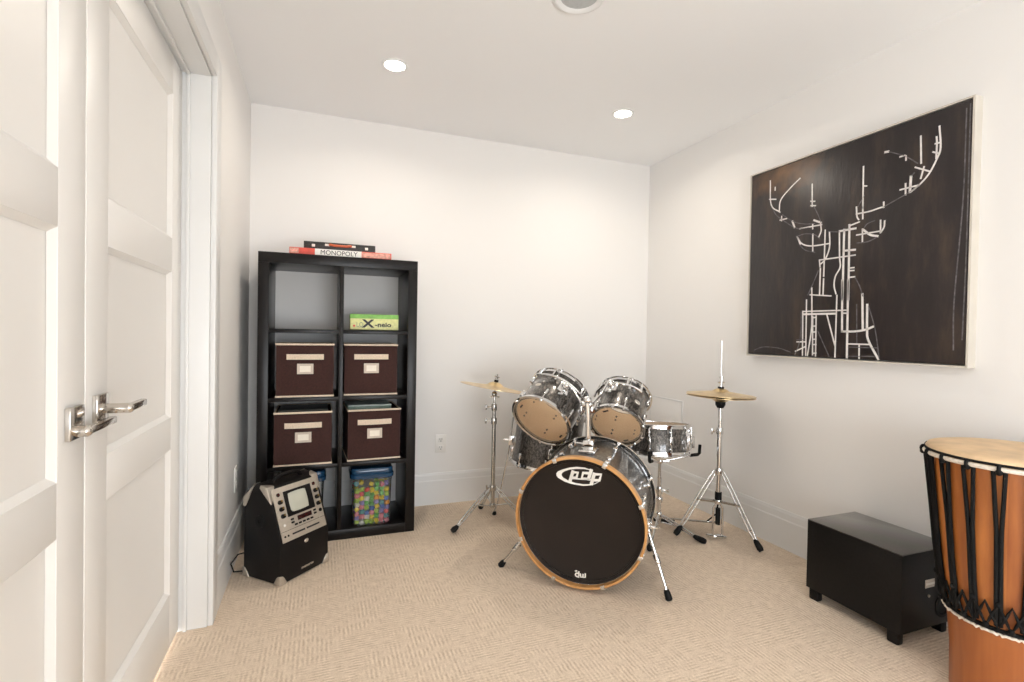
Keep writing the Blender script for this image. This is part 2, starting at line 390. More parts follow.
# wall behind the camera, with a wide unseen daylight window, low to brighten walls
WX0, WX1, WZ0, WZ1 = L+.25, R-.55, .06, 1.40
b = MB().box((L-.25, YF-.1, 0), (WX0, YF, H)).box((WX1, YF-.1, 0), (R+.1, YF, H)).box((WX0, YF-.1, 0), (WX1, YF, WZ0)).box((WX0, YF-.1, WZ1), (WX1, YF, H))
struct(b.build('wall_front', M['wall']))
b = MB()
for x0, x1, z0, z1 in ((WX0, WX1, WZ0, WZ0+.05), (WX0, WX1, WZ1-.05, WZ1), (WX0, WX0+.05, WZ0, WZ1), (WX1-.05, WX1, WZ0, WZ1), ((WX0+WX1)/2-.03, (WX0+WX1)/2+.03, WZ0, WZ1)):
    b.box((x0, YF-.09, z0), (x1, YF-.03, z1))
struct(b.build('window_1', M['trim']))
b = MB()
for y0, y1, z0, z1 in ((LY0, LY1, LZ0, LZ0+.05), (LY0, LY1, LZ1-.05, LZ1), (LY0, LY0+.05, LZ0, LZ1), (LY1-.05, LY1, LZ0, LZ1), ((LY0+LY1)/2-.03, (LY0+LY1)/2+.03, LZ0, LZ1)):
    b.box((L-.17, y0, z0), (L-.11, y1, z1))
struct(b.build('fill_window_2', M['trim']))  # frame of the unseen window added for fill light

def baseboard(name, p0, p1, inward):
    """0.15 m flat board with a stepped, bevelled cap up to 0.2 m"""
    p0, p1, n = Vector(p0), Vector(p1), Vector(inward)
    prof = [(0, 0), (.016, 0), (.016, .150), (.013, .156), (.011, .185), (.006, .200), (0, .200)]
    vs = []; k = len(prof)
    for p in (p0, p1): vs += [p+n*t+Vector((0, 0, z)) for t, z in prof]
    fs = [(i, (i+1) % k, k+(i+1) % k, k+i) for i in range(k)]+[tuple(range(k))[::-1], tuple(range(k, 2*k))]
    return struct(MB().add(vs, fs).build(name, M['trim'], angle=10))
baseboard('baseboard_back', (L, D, 0), (R, D, 0), (0, -1, 0))
baseboard('baseboard_right', (R, D-.016, 0), (R, YF, 0), (-1, 0, 0))
baseboard('baseboard_left', (L, DY1+.095, 0), (L, D-.016, 0), (1, 0, 0))

# door frame: jambs with a stop, and the casing on the room side
DX = L-.09                                  # door face
b = MB()
def cas(lo, hi): b.box(lo, hi)
cas((L-.2, DY1, 0), (L, DY1+.02, DH+.02)); cas((L-.2, DY0-.02, 0), (L, DY0, DH+.02)); cas((L-.2, DY0-.02, DH), (L, DY1+.02, DH+.02))
cas((DX+.014, DY1-.010, 0), (DX+.026, DY1, DH)); cas((DX+.014, DY0, 0), (DX+.026, DY0+.010, DH)); cas((DX+.014, DY0, DH-.010), (DX+.026, DY1, DH))
cas((L, DY1+.006, 0), (L+.018, DY1+.090, DH+.09)); cas((L, DY0-.090, 0), (L+.018, DY0-.006, DH+.09)); cas((L, DY0-.006, DH+.006), (L+.018, DY1+.006, DH+.09))
struct(b.build('trim_1', M['trim'], bevel=.003))

def door(name, y0, y1, hinge_far):
    """leaf with three recessed flat panels"""
    g = .003; y0 += g; y1 -= g; z0, z1 = .012, DH-.004
    st = .118; rails = [(z0, .195), (.690, .800), (1.290, 1.403), (1.885, z1)]
    b = MB()
    b.box((DX-.036, y0, z0), (DX, y0+st, z1)); b.box((DX-.036, y1-st, z0), (DX, y1, z1))
    for a, c in rails: b.box((DX-.036, y0+st, a), (DX, y1-st, c))
    o = b.build(name, M['door'], bevel=.0012)
    for i in range(3):
        a, c = rails[i][1], rails[i+1][0]
        # flat sunk field with a small sloped moulding round it
        m = .012; x0 = DX-.014
        p = MB()
        p.box((DX-.028, y0+st-.004, a-.004), (x0, y1-st+.004, c+.004))
        ys, zs = (y0+st, y1-st), (a, c)
        out = [(DX-.002, ys[0], zs[0]), (DX-.002, ys[1], zs[0]), (DX-.002, ys[1], zs[1]), (DX-.002, ys[0], zs[1])]
        inn = [(x0+.0005, ys[0]+m, zs[0]+m), (x0+.0005, ys[1]-m, zs[0]+m), (x0+.0005, ys[1]-m, zs[1]-m), (x0+.0005, ys[0]+m, zs[1]-m)]
        p.add(out+inn, [(k, (k+1) % 4, 4+(k+1) % 4, 4+k) for k in range(4)])
        p.build('door_panel', M['door'], o, angle=20)
    return struct(o)
dr = door('door_1', 1.332, DY1, True)
dl = door('door_2', DY0, 1.332, False)
def handle(parent, yc, zc, neck, reach, dz):
    h = MB().box((DX, yc-.033, zc-.033), (DX+.010, yc+.033, zc+.033)).build('door_handle', M['nickel'], parent, bevel=.0015)
    zc += dz
    MB().cyl((DX+.010, yc, zc), (DX+neck, yc, zc), .0115, seg=20).ball((DX+neck, yc, zc), .0118).build('neck', M['nickel'], h)
    MB().box((DX+neck-.010, yc-.010, zc-.0085), (DX+neck+.006, yc+reach, zc+.0075)).build('lever', M['nickel'], h, bevel=.003)
handle(dl, 1.272, .905, .024, .150, -.018)
handle(dr, 1.400, .915, .058, .112, 0)

# ceiling lamps and the round ceiling speaker
def pot(label):
    t = thing('recessed_light', label, 'ceiling light', group='recessed ceiling lights')
    MB().lathe([(.047, 0), (.062, 0), (.060, -.005), (.050, -.006), (.046, -.002)], 48, closed=True).build('trim_ring', M['ventwhite'], t)
    MB().lathe([(0, -.0015), (.047, -.0015), (.047, .0), (0, .0)], 40).build('lens', M['lamp'], t)
    return t
POTS = ((.316, 2.472, 'lit round recessed ceiling light above the dark shelf unit'),
        (1.602, 2.501, 'lit round recessed ceiling light near the corner above the drums'))
p0 = pot(POTS[0][2]); p0.location = (POTS[0][0], POTS[0][1], H)
p1 = copy_tree(p0); p1['label'] = POTS[1][2]; p1.location = (POTS[1][0], POTS[1][1], H)
t = thing('ceiling_vent', 'white round vent with a grey centre in the ceiling at the top edge', 'vent', loc(.893, 1.705, H))
MB().lathe([(.070, 0), (.102, 0), (.100, -.006), (.090, -.011), (.078, -.009), (.070, -.002)], 56, closed=True).build('ring', M['ventwhite'], t)
MB().lathe([(0, -.003), (.05, -.0035), (.071, -.003), (.071, 0), (0, 0)], 48).build('grille', M['ventgrey'], t)

# wall outlets and the access panel
def outlet(label, mtx, flat):
    t = thing('wall_outlet', label, 'outlet', mtx)
    MB().box((-.036, -.006, -.058), (.036, 0, .058)).build('cover_plate', M['outlet'], t, bevel=.002)
    for s in (-1, 1):
        o = MB().box((-.017, -.0085, s*.026-.016), (.017, -.005, s*.026+.016)).build('socket', M['outlet'], t, bevel=.003)
        MB().box((-.008, -.0092, s*.026-.002), (-.005, -.0084, s*.026+.010)).box((.005, -.0092, s*.026-.002), (.008, -.0084, s*.026+.010)).box((-.003, -.0092, s*.026-.012), (.003, -.0084, s*.026-.006)).build('slots', M['slot'], o)
outlet('white wall outlet on the back wall between shelf unit and cymbal', loc(.729, D, .387), 0)
outlet('white wall outlet on the left wall above the karaoke machine', loc(L, 2.745, .378, PI/2), 0)
t = thing('access_panel', 'flush white access panel on right wall behind the snare drum', 'access panel', loc(R, 2.945, .36))
MB().box((-.006, -.18, 0), (0, .18, .307)).build('panel_door', M['wall'], t, bevel=.002)
b = MB()
for lo, hi in (((-.009, -.180, .297), (-.006, .180, .307)), ((-.009, -.180, 0), (-.006, -.170, .297)), ((-.009, .170, 0), (-.006, .180, .297)), ((-.009, -.170, 0), (-.006, .170, .010))): b.box(lo, hi)
b.build('panel_frame', M['trim'], t)
SKY, POTW, EXPO = 12.5, 4.5, -0.05
STROKES=[(2,[(0.127,0.937),(0.136,0.806),(0.193,0.754)]),
(2,[(0.124,0.838),(0.166,0.828)]),
(2,[(0.159,0.894),(0.159,0.877)]),
(2,[(0.308,0.899),(0.253,0.865),(0.196,0.817),(0.188,0.76)]),
(1,[(0.136,0.801),(0.168,0.747),(0.219,0.703),(0.297,0.65),(0.378,0.639)]),
(2,[(0.194,0.712),(0.236,0.712)]),
(2,[(0.204,0.731),(0.204,0.706)]),
(3,[(0.269,0.692),(0.283,0.657)]),
(2,[(0.311,0.645),(0.433,0.642)]),
(2,[(0.376,0.852),(0.379,0.741)]),
(2,[(0.37,0.769),(0.393,0.763)]),
(2,[(0.371,0.747),(0.397,0.741)]),
(1,[(0.388,0.739),(0.411,0.695),(0.429,0.652)]),
(3,[(0.39,0.672),(0.429,0.652)]),
(2,[(0.425,0.653),(0.43,0.614),(0.418,0.585)]),
(2,[(0.384,0.653),(0.385,0.63)]),
(1,[(0.208,0.738),(0.277,0.687),(0.342,0.663),(0.395,0.655)]),
(2,[(0.298,0.609),(0.327,0.568),(0.38,0.548),(0.473,0.545)]),
(2,[(0.298,0.609),(0.318,0.566)]),
(2,[(0.386,0.606),(0.388,0.521)]),
(1,[(0.298,0.609),(0.343,0.614),(0.396,0.6),(0.423,0.576)]),
(1,[(0.308,0.571),(0.346,0.533),(0.399,0.514)]),
(2,[(0.626,0.862),(0.628,0.676)]),
(2,[(0.632,0.774),(0.643,0.771)]),
(2,[(0.599,0.657),(0.657,0.656),(0.698,0.661),(0.718,0.662)]),
(2,[(0.717,0.683),(0.718,0.659)]),
(2,[(0.628,0.683),(0.629,0.629)]),
(2,[(0.599,0.689),(0.603,0.645),(0.611,0.629)]),
(1,[(0.633,0.731),(0.606,0.688)]),
(1,[(0.718,0.662),(0.769,0.681),(0.818,0.699),(0.853,0.715)]),
(2,[(0.781,0.718),(0.853,0.719)]),
(2,[(0.802,0.739),(0.803,0.692)]),
(3,[(0.822,0.763),(0.819,0.698)]),
(2,[(0.824,0.7),(0.853,0.719),(0.887,0.754),(0.914,0.806),(0.925,0.846),(0.919,0.93)]),
(2,[(0.836,0.795),(0.889,0.763)]),
(2,[(0.869,0.788),(0.858,0.743)]),
(2,[(0.854,0.915),(0.858,0.804)]),
(2,[(0.899,0.836),(0.919,0.824)]),
(2,[(0.91,0.892),(0.912,0.866),(0.911,0.807)]),
(2,[(0.906,0.866),(0.923,0.865)]),
(3,[(0.717,0.895),(0.731,0.893)]),
(2,[(0.777,0.856),(0.799,0.854),(0.801,0.834)]),
(1,[(0.731,0.893),(0.796,0.853),(0.845,0.808)]),
(1,[(0.822,0.763),(0.834,0.773)]),
(2,[(0.451,0.613),(0.45,0.476),(0.449,0.392)]),
(2,[(0.473,0.598),(0.475,0.528),(0.456,0.475),(0.429,0.451)]),
(3,[(0.522,0.594),(0.599,0.593)]),
(2,[(0.522,0.594),(0.526,0.477),(0.53,0.427),(0.508,0.386),(0.503,0.343),(0.513,0.304)]),
(3,[(0.545,0.598),(0.545,0.274)]),
(3,[(0.569,0.615),(0.573,0.273)]),
(2,[(0.569,0.61),(0.615,0.619)]),
(2,[(0.424,0.473),(0.6,0.473)]),
(3,[(0.545,0.5),(0.599,0.497)]),
(2,[(0.574,0.417),(0.596,0.417)]),
(2,[(0.577,0.405),(0.596,0.404)]),
(2,[(0.578,0.375),(0.6,0.375)]),
(2,[(0.425,0.471),(0.429,0.439)]),
(2,[(0.431,0.433),(0.43,0.304)]),
(2,[(0.449,0.381),(0.448,0.302)]),
(2,[(0.603,0.562),(0.712,0.561)]),
(2,[(0.629,0.585),(0.63,0.526)]),
(3,[(0.631,0.582),(0.663,0.553),(0.696,0.541)]),
(2,[(0.706,0.608),(0.707,0.553)]),
(2,[(0.723,0.602),(0.721,0.575),(0.707,0.553)]),
(1,[(0.631,0.582),(0.651,0.604),(0.681,0.611)]),
(1,[(0.606,0.526),(0.653,0.524),(0.693,0.537)]),
(1,[(0.6,0.374),(0.622,0.333),(0.639,0.285)]),
(1,[(0.421,0.423),(0.397,0.369),(0.367,0.308)]),
(1,[(0.467,0.602),(0.522,0.591)]),
(2,[(0.388,0.342),(0.392,0.206),(0.391,0.128),(0.373,0.005)]),
(2,[(0.379,0.309),(0.489,0.296)]),
(2,[(0.361,0.285),(0.364,0.008)]),
(2,[(0.342,0.23),(0.346,0.007)]),
(2,[(0.344,0.228),(0.573,0.226)]),
(3,[(0.345,0.214),(0.517,0.212)]),
(2,[(0.518,0.298),(0.516,0.006)]),
(3,[(0.542,0.366),(0.547,0.129)]),
(3,[(0.57,0.363),(0.573,0.002)]),
(3,[(0.545,0.129),(0.603,0.129),(0.651,0.136),(0.69,0.151)]),
(3,[(0.636,0.296),(0.642,0.141)]),
(3,[(0.659,0.248),(0.661,0.135),(0.669,0.088),(0.713,0.007)]),
(2,[(0.546,0.213),(0.574,0.212)]),
(2,[(0.578,0.072),(0.675,0.072)]),
(1,[(0.578,0.058),(0.706,0.058)]),
(2,[(0.628,0.07),(0.629,0.005)]),
(1,[(0.579,0.016),(0.696,0.021)]),
(2,[(0.471,0.207),(0.515,0.061)]),
(2,[(0.397,0.203),(0.401,0.013)]),
(2,[(0.415,0.205),(0.417,0.007)]),
(2,[(0.397,0.196),(0.415,0.197)]),
(2,[(0.399,0.154),(0.416,0.155)]),
(2,[(0.399,0.125),(0.417,0.127)]),
(2,[(0.4,0.09),(0.418,0.091)]),
(2,[(0.401,0.064),(0.419,0.066)]),
(2,[(0.402,0.022),(0.42,0.024)]),
(1,[(0.311,0.087),(0.359,0.088)]),
(2,[(0.312,0.076),(0.36,0.077)]),
(2,[(0.305,0.028),(0.36,0.053)]),
(1,[(0.612,0.25),(0.617,0.076)]),
(1,[(0.665,0.239),(0.696,0.135),(0.716,0.01)]),
(1,[(0.426,0.129),(0.487,0.01)]),
(1,[(0.333,0.227),(0.33,0.089),(0.302,0.008)]),
(1,[(1.007,0.963),(1.004,0.622),(0.985,0.249),(0.987,0.059)]),
(1,[(1.02,0.976),(1.019,0.433),(1.014,0.098)]),
(1,[(0.046,0.025),(0.106,0.044),(0.202,0.041),(0.275,0.023)])]# ------------------------------------------------------------------ cube shelf unit
BX, BY, BW, BH, BD = -.295, 2.789, .79, 1.49, .39
TS, TB, TI = .050, .052, .020
t = thing('cube_shelf_unit', 'tall black brown open cube shelf unit against the back wall', 'shelf', loc(BX+BW/2, BY, 0))
hw = BW/2
for s in (-1, 1):
    a, c = sorted((s*hw, s*(hw-TS)))
    MB().box((a, 0, 0), (c, BD, BH-TB)).build('side_panel', M['espresso'], t, bevel=.0015)
MB().box((-hw, 0, BH-TB), (hw, BD, BH)).build('top_panel', M['espresso'], t, bevel=.0015)
MB().box((-hw+TS, 0, 0), (hw-TS, BD, TB)).build('bottom_panel', M['espresso'], t, bevel=.0015)
MB().box((-.011, .004, TB), (.011, BD-.002, BH-TB)).build('divider', M['espresso'], t, bevel=.001)
PITCH = (BH-2*TB+TI)/4
ROW = [TB+PITCH*i for i in range(4)]         # floor height of each row, from the bottom
for i in (1, 2, 3):
    for s in (-1, 1):
        a, c = sorted((s*.011, s*(hw-TS)))
        MB().box((a, .004, ROW[i]-TI), (c, BD-.002, ROW[i])).build('shelf', M['espresso'], t, bevel=.001)

# ------------------------------------------------------------------ brown cloth bins
def make_bin(w=.275, h=.272, d=.30):
    t = thing('storage_bin', '', 'bin', group='brown cloth storage bins')
    T = .006
    b = MB()                                  # open box with slightly bowed cloth sides
    n = 10
    def wall(p, q, nrm):
        vs = []; 
        for j in range(n+1):
            for i in range(n+1):
                u, v = i/n, j/n; bow = .005*math.sin(PI*u)*math.sin(PI*v)
                a = Vector(p).lerp(Vector(q), u); vs.append(a+Vector((0, 0, v*h))+Vector(nrm)*bow)
        k = len(vs); vs += [x-Vector(nrm)*T for x in vs]
        fs = []
        for j in range(n):
            for i in range(n):
                a = j*(n+1)+i; fs.append((a, a+1, a+n+2, a+n+1)); fs.append((k+a, k+a+n+1, k+a+n+2, k+a+1))
        for i in range(n): 
            a = n*(n+1)+i; fs.append((a, a+1, k+a+1, k+a))
        b.add(vs, fs)
    wall((-w/2, 0, 0), (w/2, 0, 0), (0, -1, 0)); wall((w/2, 0, 0), (w/2, d, 0), (1, 0, 0))
    wall((w/2, d, 0), (-w/2, d, 0), (0, 1, 0)); wall((-w/2, d, 0), (-w/2, 0, 0), (-1, 0, 0))
    b.box((-w/2, 0, 0), (w/2, d, .006))
    b.build('body', M['bin'], t)
    q = [(-w/2, 0), (w/2, 0), (w/2, d), (-w/2, d)]
    MB().tube([(x, y, h) for x, y in q], .0052, 8, closed=True).build('top_piping', M['cream'], t)
    MB().tube([(x, y, .005) for x, y in q], .0050, 8, closed=True).build('bottom_piping', M['cream'], t)
    b = MB(); m = 12; vs = []                 # strap handle, bulging a little
    for i in range(m+1):
        u = i/m; x = -.089+.178*u; y = -.0065-.007*math.sin(PI*u)
        vs += [(x, y, h-.078), (x, y, h-.050), (x, y+.003, h-.050), (x, y+.003, h-.078)]
    fs = []
    for i in range(m):
        a = i*4
        for k in range(4): fs.append((a+k, a+(k+1) % 4, a+4+(k+1) % 4, a+4+k))
    fs += [(0, 1, 2, 3), (4*m+3, 4*m+2, 4*m+1, 4*m)]
    b.add(vs, fs).build('handle', M['cream'], t)
    z0, z1 = h-.152, h-.099
    f = MB()
    for lo, hi in (((-.039, -.0085, z0), (-.026, -.004, z1)), ((.026, -.0085, z0), (.039, -.004, z1)), ((-.026, -.0085, z0), (.026, -.004, z0+.011)), ((-.026, -.0085, z1-.011), (.026, -.004, z1))): f.box(lo, hi)
    lf = f.build('label_holder', M['labelframe'], t)
    MB().box((-.027, -.0065, z0+.010), (.027, -.004, z1-.010)).build('card', M['label'], lf)
    return t
bins = [('closed upper left brown cloth bin with cream piping and label', BX+.222, BY+.018, ROW[2], 0),
        ('closed upper right brown cloth bin, below the green game box', BX+.552, BY+.030, ROW[2], 0),
        ('lower left brown cloth bin holding a dark grey folder', BX+.216, BY+.012, ROW[1], 0),
        ('lower right brown cloth bin with green plastic folders inside', BX+.573, BY+.026, ROW[1], .04)]
b0 = make_bin()
for i, (lb, x, y, z, rz) in enumerate(bins):
    o = b0 if i == 0 else copy_tree(b0)
    o.location = (x, y, z+.001); o.rotation_euler = (0, 0, rz); o['label'] = lb
# folders poking out of the lower bins
t = thing('document_box', 'dark grey flat box lying in the lower left brown bin', 'box', loc(BX+.216, BY+.06, ROW[1]+.245))
MB().box((-.122, 0, 0), (.118, .20, .034)).build('case', M['greybox'], t, bevel=.004)
MB().box((-.123, -.002, .024), (.119, .202, .037)).build('lid', M['greybox'], t, bevel=.003)
t = thing('plastic_folder', 'green translucent plastic folder with pale edge in lower right bin', 'folder', loc(BX+.552, BY+.075, ROW[1]+.235, .04))
MB().box((-.115, 0, 0), (.115, .20, .052)).build('sleeve', M['folder'], t, bevel=.004)
MB().box((-.116, -.003, .052), (.116, .19, .060)).build('pale_edge', mat('pale_green_edge', (.42, .50, .46), .4, noise=(30, .1)), t, bevel=.002)

# ------------------------------------------------------------------ games on the shelf
cx = BX+BW/2
t = thing('board_game_box', 'green and yellow game box with large black X standing in the top right cube', 'board game', loc(BX+.570, BY+.062, ROW[3]+.0035))
TL = math.radians(4)
mt = Matrix.Rotation(-TL, 4, 'X')
def gf(x, y, h): return mt @ Vector((x, -h, y))
MB().box((-.128, 0, 0), (.128, .045, .062), mt).build('box_tray', M['yellow'], t, bevel=.0015)
MB().box((-.1285, -.0008, .060), (.1285, .0455, .084), mt).build('green_band', M['green'], t, bevel=.0015)
text_mesh('X', .060, .0015, lambda x, y, h: gf(x*1.35-.035, y+.031, h+.0005), .002).build('lettering', M['ink'], t)
text_mesh('-neio', .034, .0015, lambda x, y, h: gf(x*1.25+.045, y+.027, h+.0005), .001).build('lettering', M['ink'], t)
text_mesh('LO', .036, .0015, lambda x, y, h: gf(x*.8-.078, y+.026, h+.0005)).build('lettering', mat('grey_print', (.25, .30, .22), .5, noise=(40, .1)), t)
MB().cyl(gf(-.108, .020, .0), gf(-.108, .020, .0015), .006, seg=16).build('dot', M['red'], t)
# long red and white game box lying on top
t = thing('board_game_box', 'long flat red and white board game box lying on the shelf unit', 'board game', loc(BX+.396, BY+.055, BH))
MB().box((-.256, 0, 0), (.256, .255, .030)).build('box_tray', M['pinkwhite'], t, bevel=.001)
MB().box((-.2575, -.0015, .006), (.2575, .2565, .040)).build('lid', M['red'], t, bevel=.0015)
MB().box((-.135, -.0026, .005), (.100, -.001, .0395)).build('white_band', M['white'], t)
MB().box((-.255, -.0026, .010), (-.213, -.001, .036)).build('pale_patch', M['pinkwhite'], t)
MB().box((.103, -.0026, .010), (.252, -.001, .036)).build('pale_patch', M['pinkwhite'], t)
text_mesh('MONOPOLY', .034, .0012, lambda x, y, h: (x*.98-.015, -.0026-h, y+.021)).build('lettering', M['ink'], t)
# black carrying case on the game box
t = thing('carrying_case', 'slim black carrying case with orange handle on the red game box', 'case', loc(BX+.388, BY+.080, BH+.0405))
MB().box((-.182, 0, 0), (.182, .24, .040)).build('shell', M['caseblack'], t, bevel=.003)
MB().box((-.1825, -.001, .0205), (.1825, .241, .0215)).build('seam', M['ink'], t)
MB().tube([(-.055, -.002, .026), (-.052, -.016, .026), (-.03, -.019, .022), (.03, -.019, .022), (.052, -.016, .026), (.055, -.002, .026)], .0062, 10).build('handle', M['orange'], t)
for s in (-1, 1):
    MB().box((s*.066-.012, -.006, .020), (s*.066+.012, .001, .031)).build('handle_mount', M['white'], t, bevel=.002)
    MB().box((s*.135-.008, -.004, .012), (s*.135+.008, .001, .026)).build('catch', M['white'], t, bevel=.002)

# ------------------------------------------------------------------ clear tubs with blue lids
def rrect(w, d, r, n=5):
    p = []
    for cx_, cy_, a0 in ((w/2-r, d/2-r, 0), (-w/2+r, d/2-r, PI/2), (-w/2+r, -d/2+r, PI), (w/2-r, -d/2+r, 1.5*PI)):
        for i in range(n+1):
            a = a0+PI/2*i/n; p.append((cx_+r*math.cos(a), cy_+r*math.sin(a)))
    return p
def skin(b, secs, capb=True, capt=True):
    n = len(secs[0]); vs = [v for s_ in secs for v in s_]; fs = []
    for k in range(len(secs)-1):
        for i in range(n): fs.append((k*n+i, k*n+(i+1) % n, (k+1)*n+(i+1) % n, (k+1)*n+i))
    if capb: fs.append(tuple(range(n))[::-1])
    if capt: fs.append(tuple((len(secs)-1)*n+i for i in range(n)))
    b.add(vs, fs)
def sec(w, d, r, z): return [(x, y, z) for x, y in rrect(w, d, r)]
TW = .204
def make_tub(label):
    t = thing('storage_tub', label, 'tub', group='clear tubs with blue lids')
    b = MB()
    skin(b, [sec(TW-.012, TW-.012, .022, .0), sec(TW-.004, TW-.004, .024, .008), sec(TW, TW, .024, .16), sec(TW+.006, TW+.006, .026, .235), sec(TW+.012, TW+.012, .026, .256)], True, False)
    b.build('body', M['clear'], t, angle=60)
    b = MB()
    skin(b, [sec(TW+.016, TW+.016, .035, .252), sec(TW+.026, TW+.026, .038, .256), sec(TW+.028, TW+.028, .038, .274), sec(TW+.014, TW+.014, .035, .279), sec(TW+.018, TW+.018, .036, .284), sec(TW+.018, TW+.018, .036, .300), sec(TW+.008, TW+.008, .034, .307), sec(TW-.02, TW-.02, .03, .308)])
    b.build('lid', M['bluelid'], t, angle=40)
    return t
t0 = make_tub('clear plastic tub with blue lid full of coloured counters')
TX, TY = BX+.565, BY+.128
t0.location = (TX, TY, TB+.0005)
t1 = copy_tree(t0); t1.location = (BX+.214, BY+.15, TB+.0005)
t1['label'] = 'second blue lidded clear tub, mostly hidden behind the karaoke machine'
# every counter is a thing of its own
CC = dict(yellow=(.78, .58, .04), green=(.12, .38, .08), lime=(.42, .58, .08), red=(.62, .05, .05), pink=(.74, .22, .26), orange=(.80, .30, .03), blue=(.07, .15, .46), violet=(.25, .20, .46), white=(.80, .77, .68), teal=(.10, .33, .34))
bead = {}
for k, c in CC.items():
    b = MB(); s_ = .0112
    b.box((-s_, -s_, -s_), (s_, s_, s_))
    bead[k] = b.mesh('counter', mat(k+'_counter_plastic', c, .35, noise=(70, .12)), 40, bevel=.0032, segs=2)
rng = random.Random(11)
def counter(x, y, z):
    warm = (x < .0) + (z > .13)               # yellow and green lie mostly upper left, red and blue lower right
    if rng.random() < .25+.22*warm: k = rng.choice(['yellow', 'yellow', 'green', 'lime', 'green', 'lime', 'white', 'teal'])
    else: k = rng.choice(['red', 'pink', 'blue', 'violet', 'orange', 'white', 'green', 'pink', 'blue', 'yellow'])
    o = bpy.data.objects.new('plastic_counter', bead[k]); COL.objects.link(o)
    o.location = (TX+x, TY+y, TB+z); o.rotation_euler = [rng.uniform(-.75, .75) for _ in range(3)]
    tag(o, 'small %s plastic counter inside the clear tub with a blue lid' % k, 'counter', '%s counters in the clear tub' % k)
st = .0264
xs = [(-3+i)*st for i in range(7)]; zs = [.0140+j*.0246 for j in range(9)]
for j, z in enumerate(zs):
    for i, x in enumerate(xs):
        for q in range(7):
            y = (-3+q)*st
            if q == 0 or i == 0 or j == 8 and q < 4:
                if j == 8 and rng.random() < .45: continue
                counter(x+rng.uniform(-.0016, .0016), y+rng.uniform(-.0012, .0012), z+.0035*((i*5+q*3) % 3-1)*(j > 0)+rng.uniform(-.0008, .0008))

# ------------------------------------------------------------------ karaoke machine
KW, KD = .276, .228
t = thing('karaoke_machine', 'black karaoke machine with a small screen and silver corners', 'karaoke machine', loc(-.152, 2.353, 0, math.atan2(.705, .709)))
prof = [(0, .004), (0, .178), (.082, .410), (.150, .424), (.227, .348), (.227, .004)]
MB().prism(prof, 0, KW, lambda a, c, h: (h, a, c)).build('body', M['blackplastic'], t, bevel=.004)
sl = Vector((0, .082, .232)).normalized(); nn = Vector((0, -.232, .082)).normalized()   # up the slope, out of it
O = Vector((0, 0, .178)); SLN = math.hypot(.082, .232)
def kp(u, v, h=0):                            # u 0..1 across, v 0..1 from the top down
    return O+Vector((.014+u*(KW-.028), 0, 0))+sl*((1-v)*(SLN-.012)+.002)+nn*h
def kbox(b, u0, u1, v0, v1, h0, h1):
    return b.add([kp(u0, v0, h0), kp(u1, v0, h0), kp(u1, v1, h0), kp(u0, v1, h0), kp(u0, v0, h1), kp(u1, v0, h1), kp(u1, v1, h1), kp(u0, v1, h1)],
                 [(0,3,2,1),(4,5,6,7),(0,1,5,4),(1,2,6,5),(2,3,7,6),(3,0,4,7)])
pn = kbox(MB(), 0, 1, 0, 1, -.002, .004).build('control_panel', M['panel'], t, bevel=.0015)
kbox(MB(), .21, .83, .10, .58, .003, .008).build('screen_bezel', M['blackplastic'], pn, bevel=.002)
b = MB(); m = 10; vs = []                     # bulging picture tube
for j in range(m+1):
    for i in range(m+1):
        u, v = i/m, j/m; h = .008+.006*(1-(2*u-1)**4)*(1-(2*v-1)**4)
        e = .03*((2*v-1)**2); f = .03*((2*u-1)**2)
        vs.append(kp(.285+(.70-.285)*(u*(1-2*e)+e), .145+(.52-.145)*(v*(1-2*f)+f), h))
b.add(vs, [(j*(m+1)+i, j*(m+1)+i+1, (j+1)*(m+1)+i+1, (j+1)*(m+1)+i) for j in range(m) for i in range(m)]).build('screen', M['screen'], pn, angle=60)
for u, vs_ in ((.105, (.27, .40, .53)), (.915, (.27, .40, .53))):
    for v in vs_:
        k = MB().cyl(kp(u, v, .003), kp(u, v, .016), .0100, .0088, 18).build('knob', M['blackplastic'], pn, bevel=.001)
        MB().cyl(kp(u+.012, v-.02, .0155), kp(u+.012, v-.02, .0175), .0050, seg=12).build('knob_cap', M['gold'], k)
for u, v in ((.105, .13), (.915, .13)):
    MB().cyl(kp(u, v, .003), kp(u, v, .007), .0085, seg=16).build('microphone_jack', M['display'], pn)
kbox(MB(), .40, .72, .615, .70, .003, .006).build('display', M['display'], pn)
for u, v in ((.28, .64), (.28, .70), (.34, .755), (.43, .755), (.52, .755), (.61, .755), (.70, .755), (.80, .63), (.80, .69)):
    kbox(MB(), u-.03, u+.03, v-.017, v+.017, .003, .0075).build('button', M['blackplastic'], pn, bevel=.001)
MB().cyl(kp(.93, .67, .003), kp(.93, .67, .008), .008, seg=16).build('button', M['blackplastic'], pn)
MB().cyl(kp(.10, .70, .003), kp(.10, .70, .006), .0055, seg=14).build('button', M['white'], pn)
kbox(MB(), 0, 1, .805, .812, .0038, .0046).build('panel_seam', M['ink'], pn)
for a, c in ((.22, .50), (.54, .84)):
    kbox(MB(), a, c, .885, .915, .003, .0052).build('cassette_slot', M['ink'], pn)
MB().lathe([(.012, 0), (.014, 0), (.014, .002), (.012, .002)], 20, closed=True, mtx=Matrix.Translation(kp(.93, .82, .0035)) @ Vector((0, 0, 1)).rotation_difference(nn).to_matrix().to_4x4()).build('dial_ring', M['silver'], pn)
for u in (.06, .13): MB().cyl(kp(u, .90, .003), kp(u, .90, .006), .0045, seg=12).build('button', M['blackplastic'], pn)
def kf(x, y, h): return (x, -h, y)
MB().ball((.142, -.001, .150), .012, sc=(1, .25, .75)).build('disc_emblem', M['silver'], t)
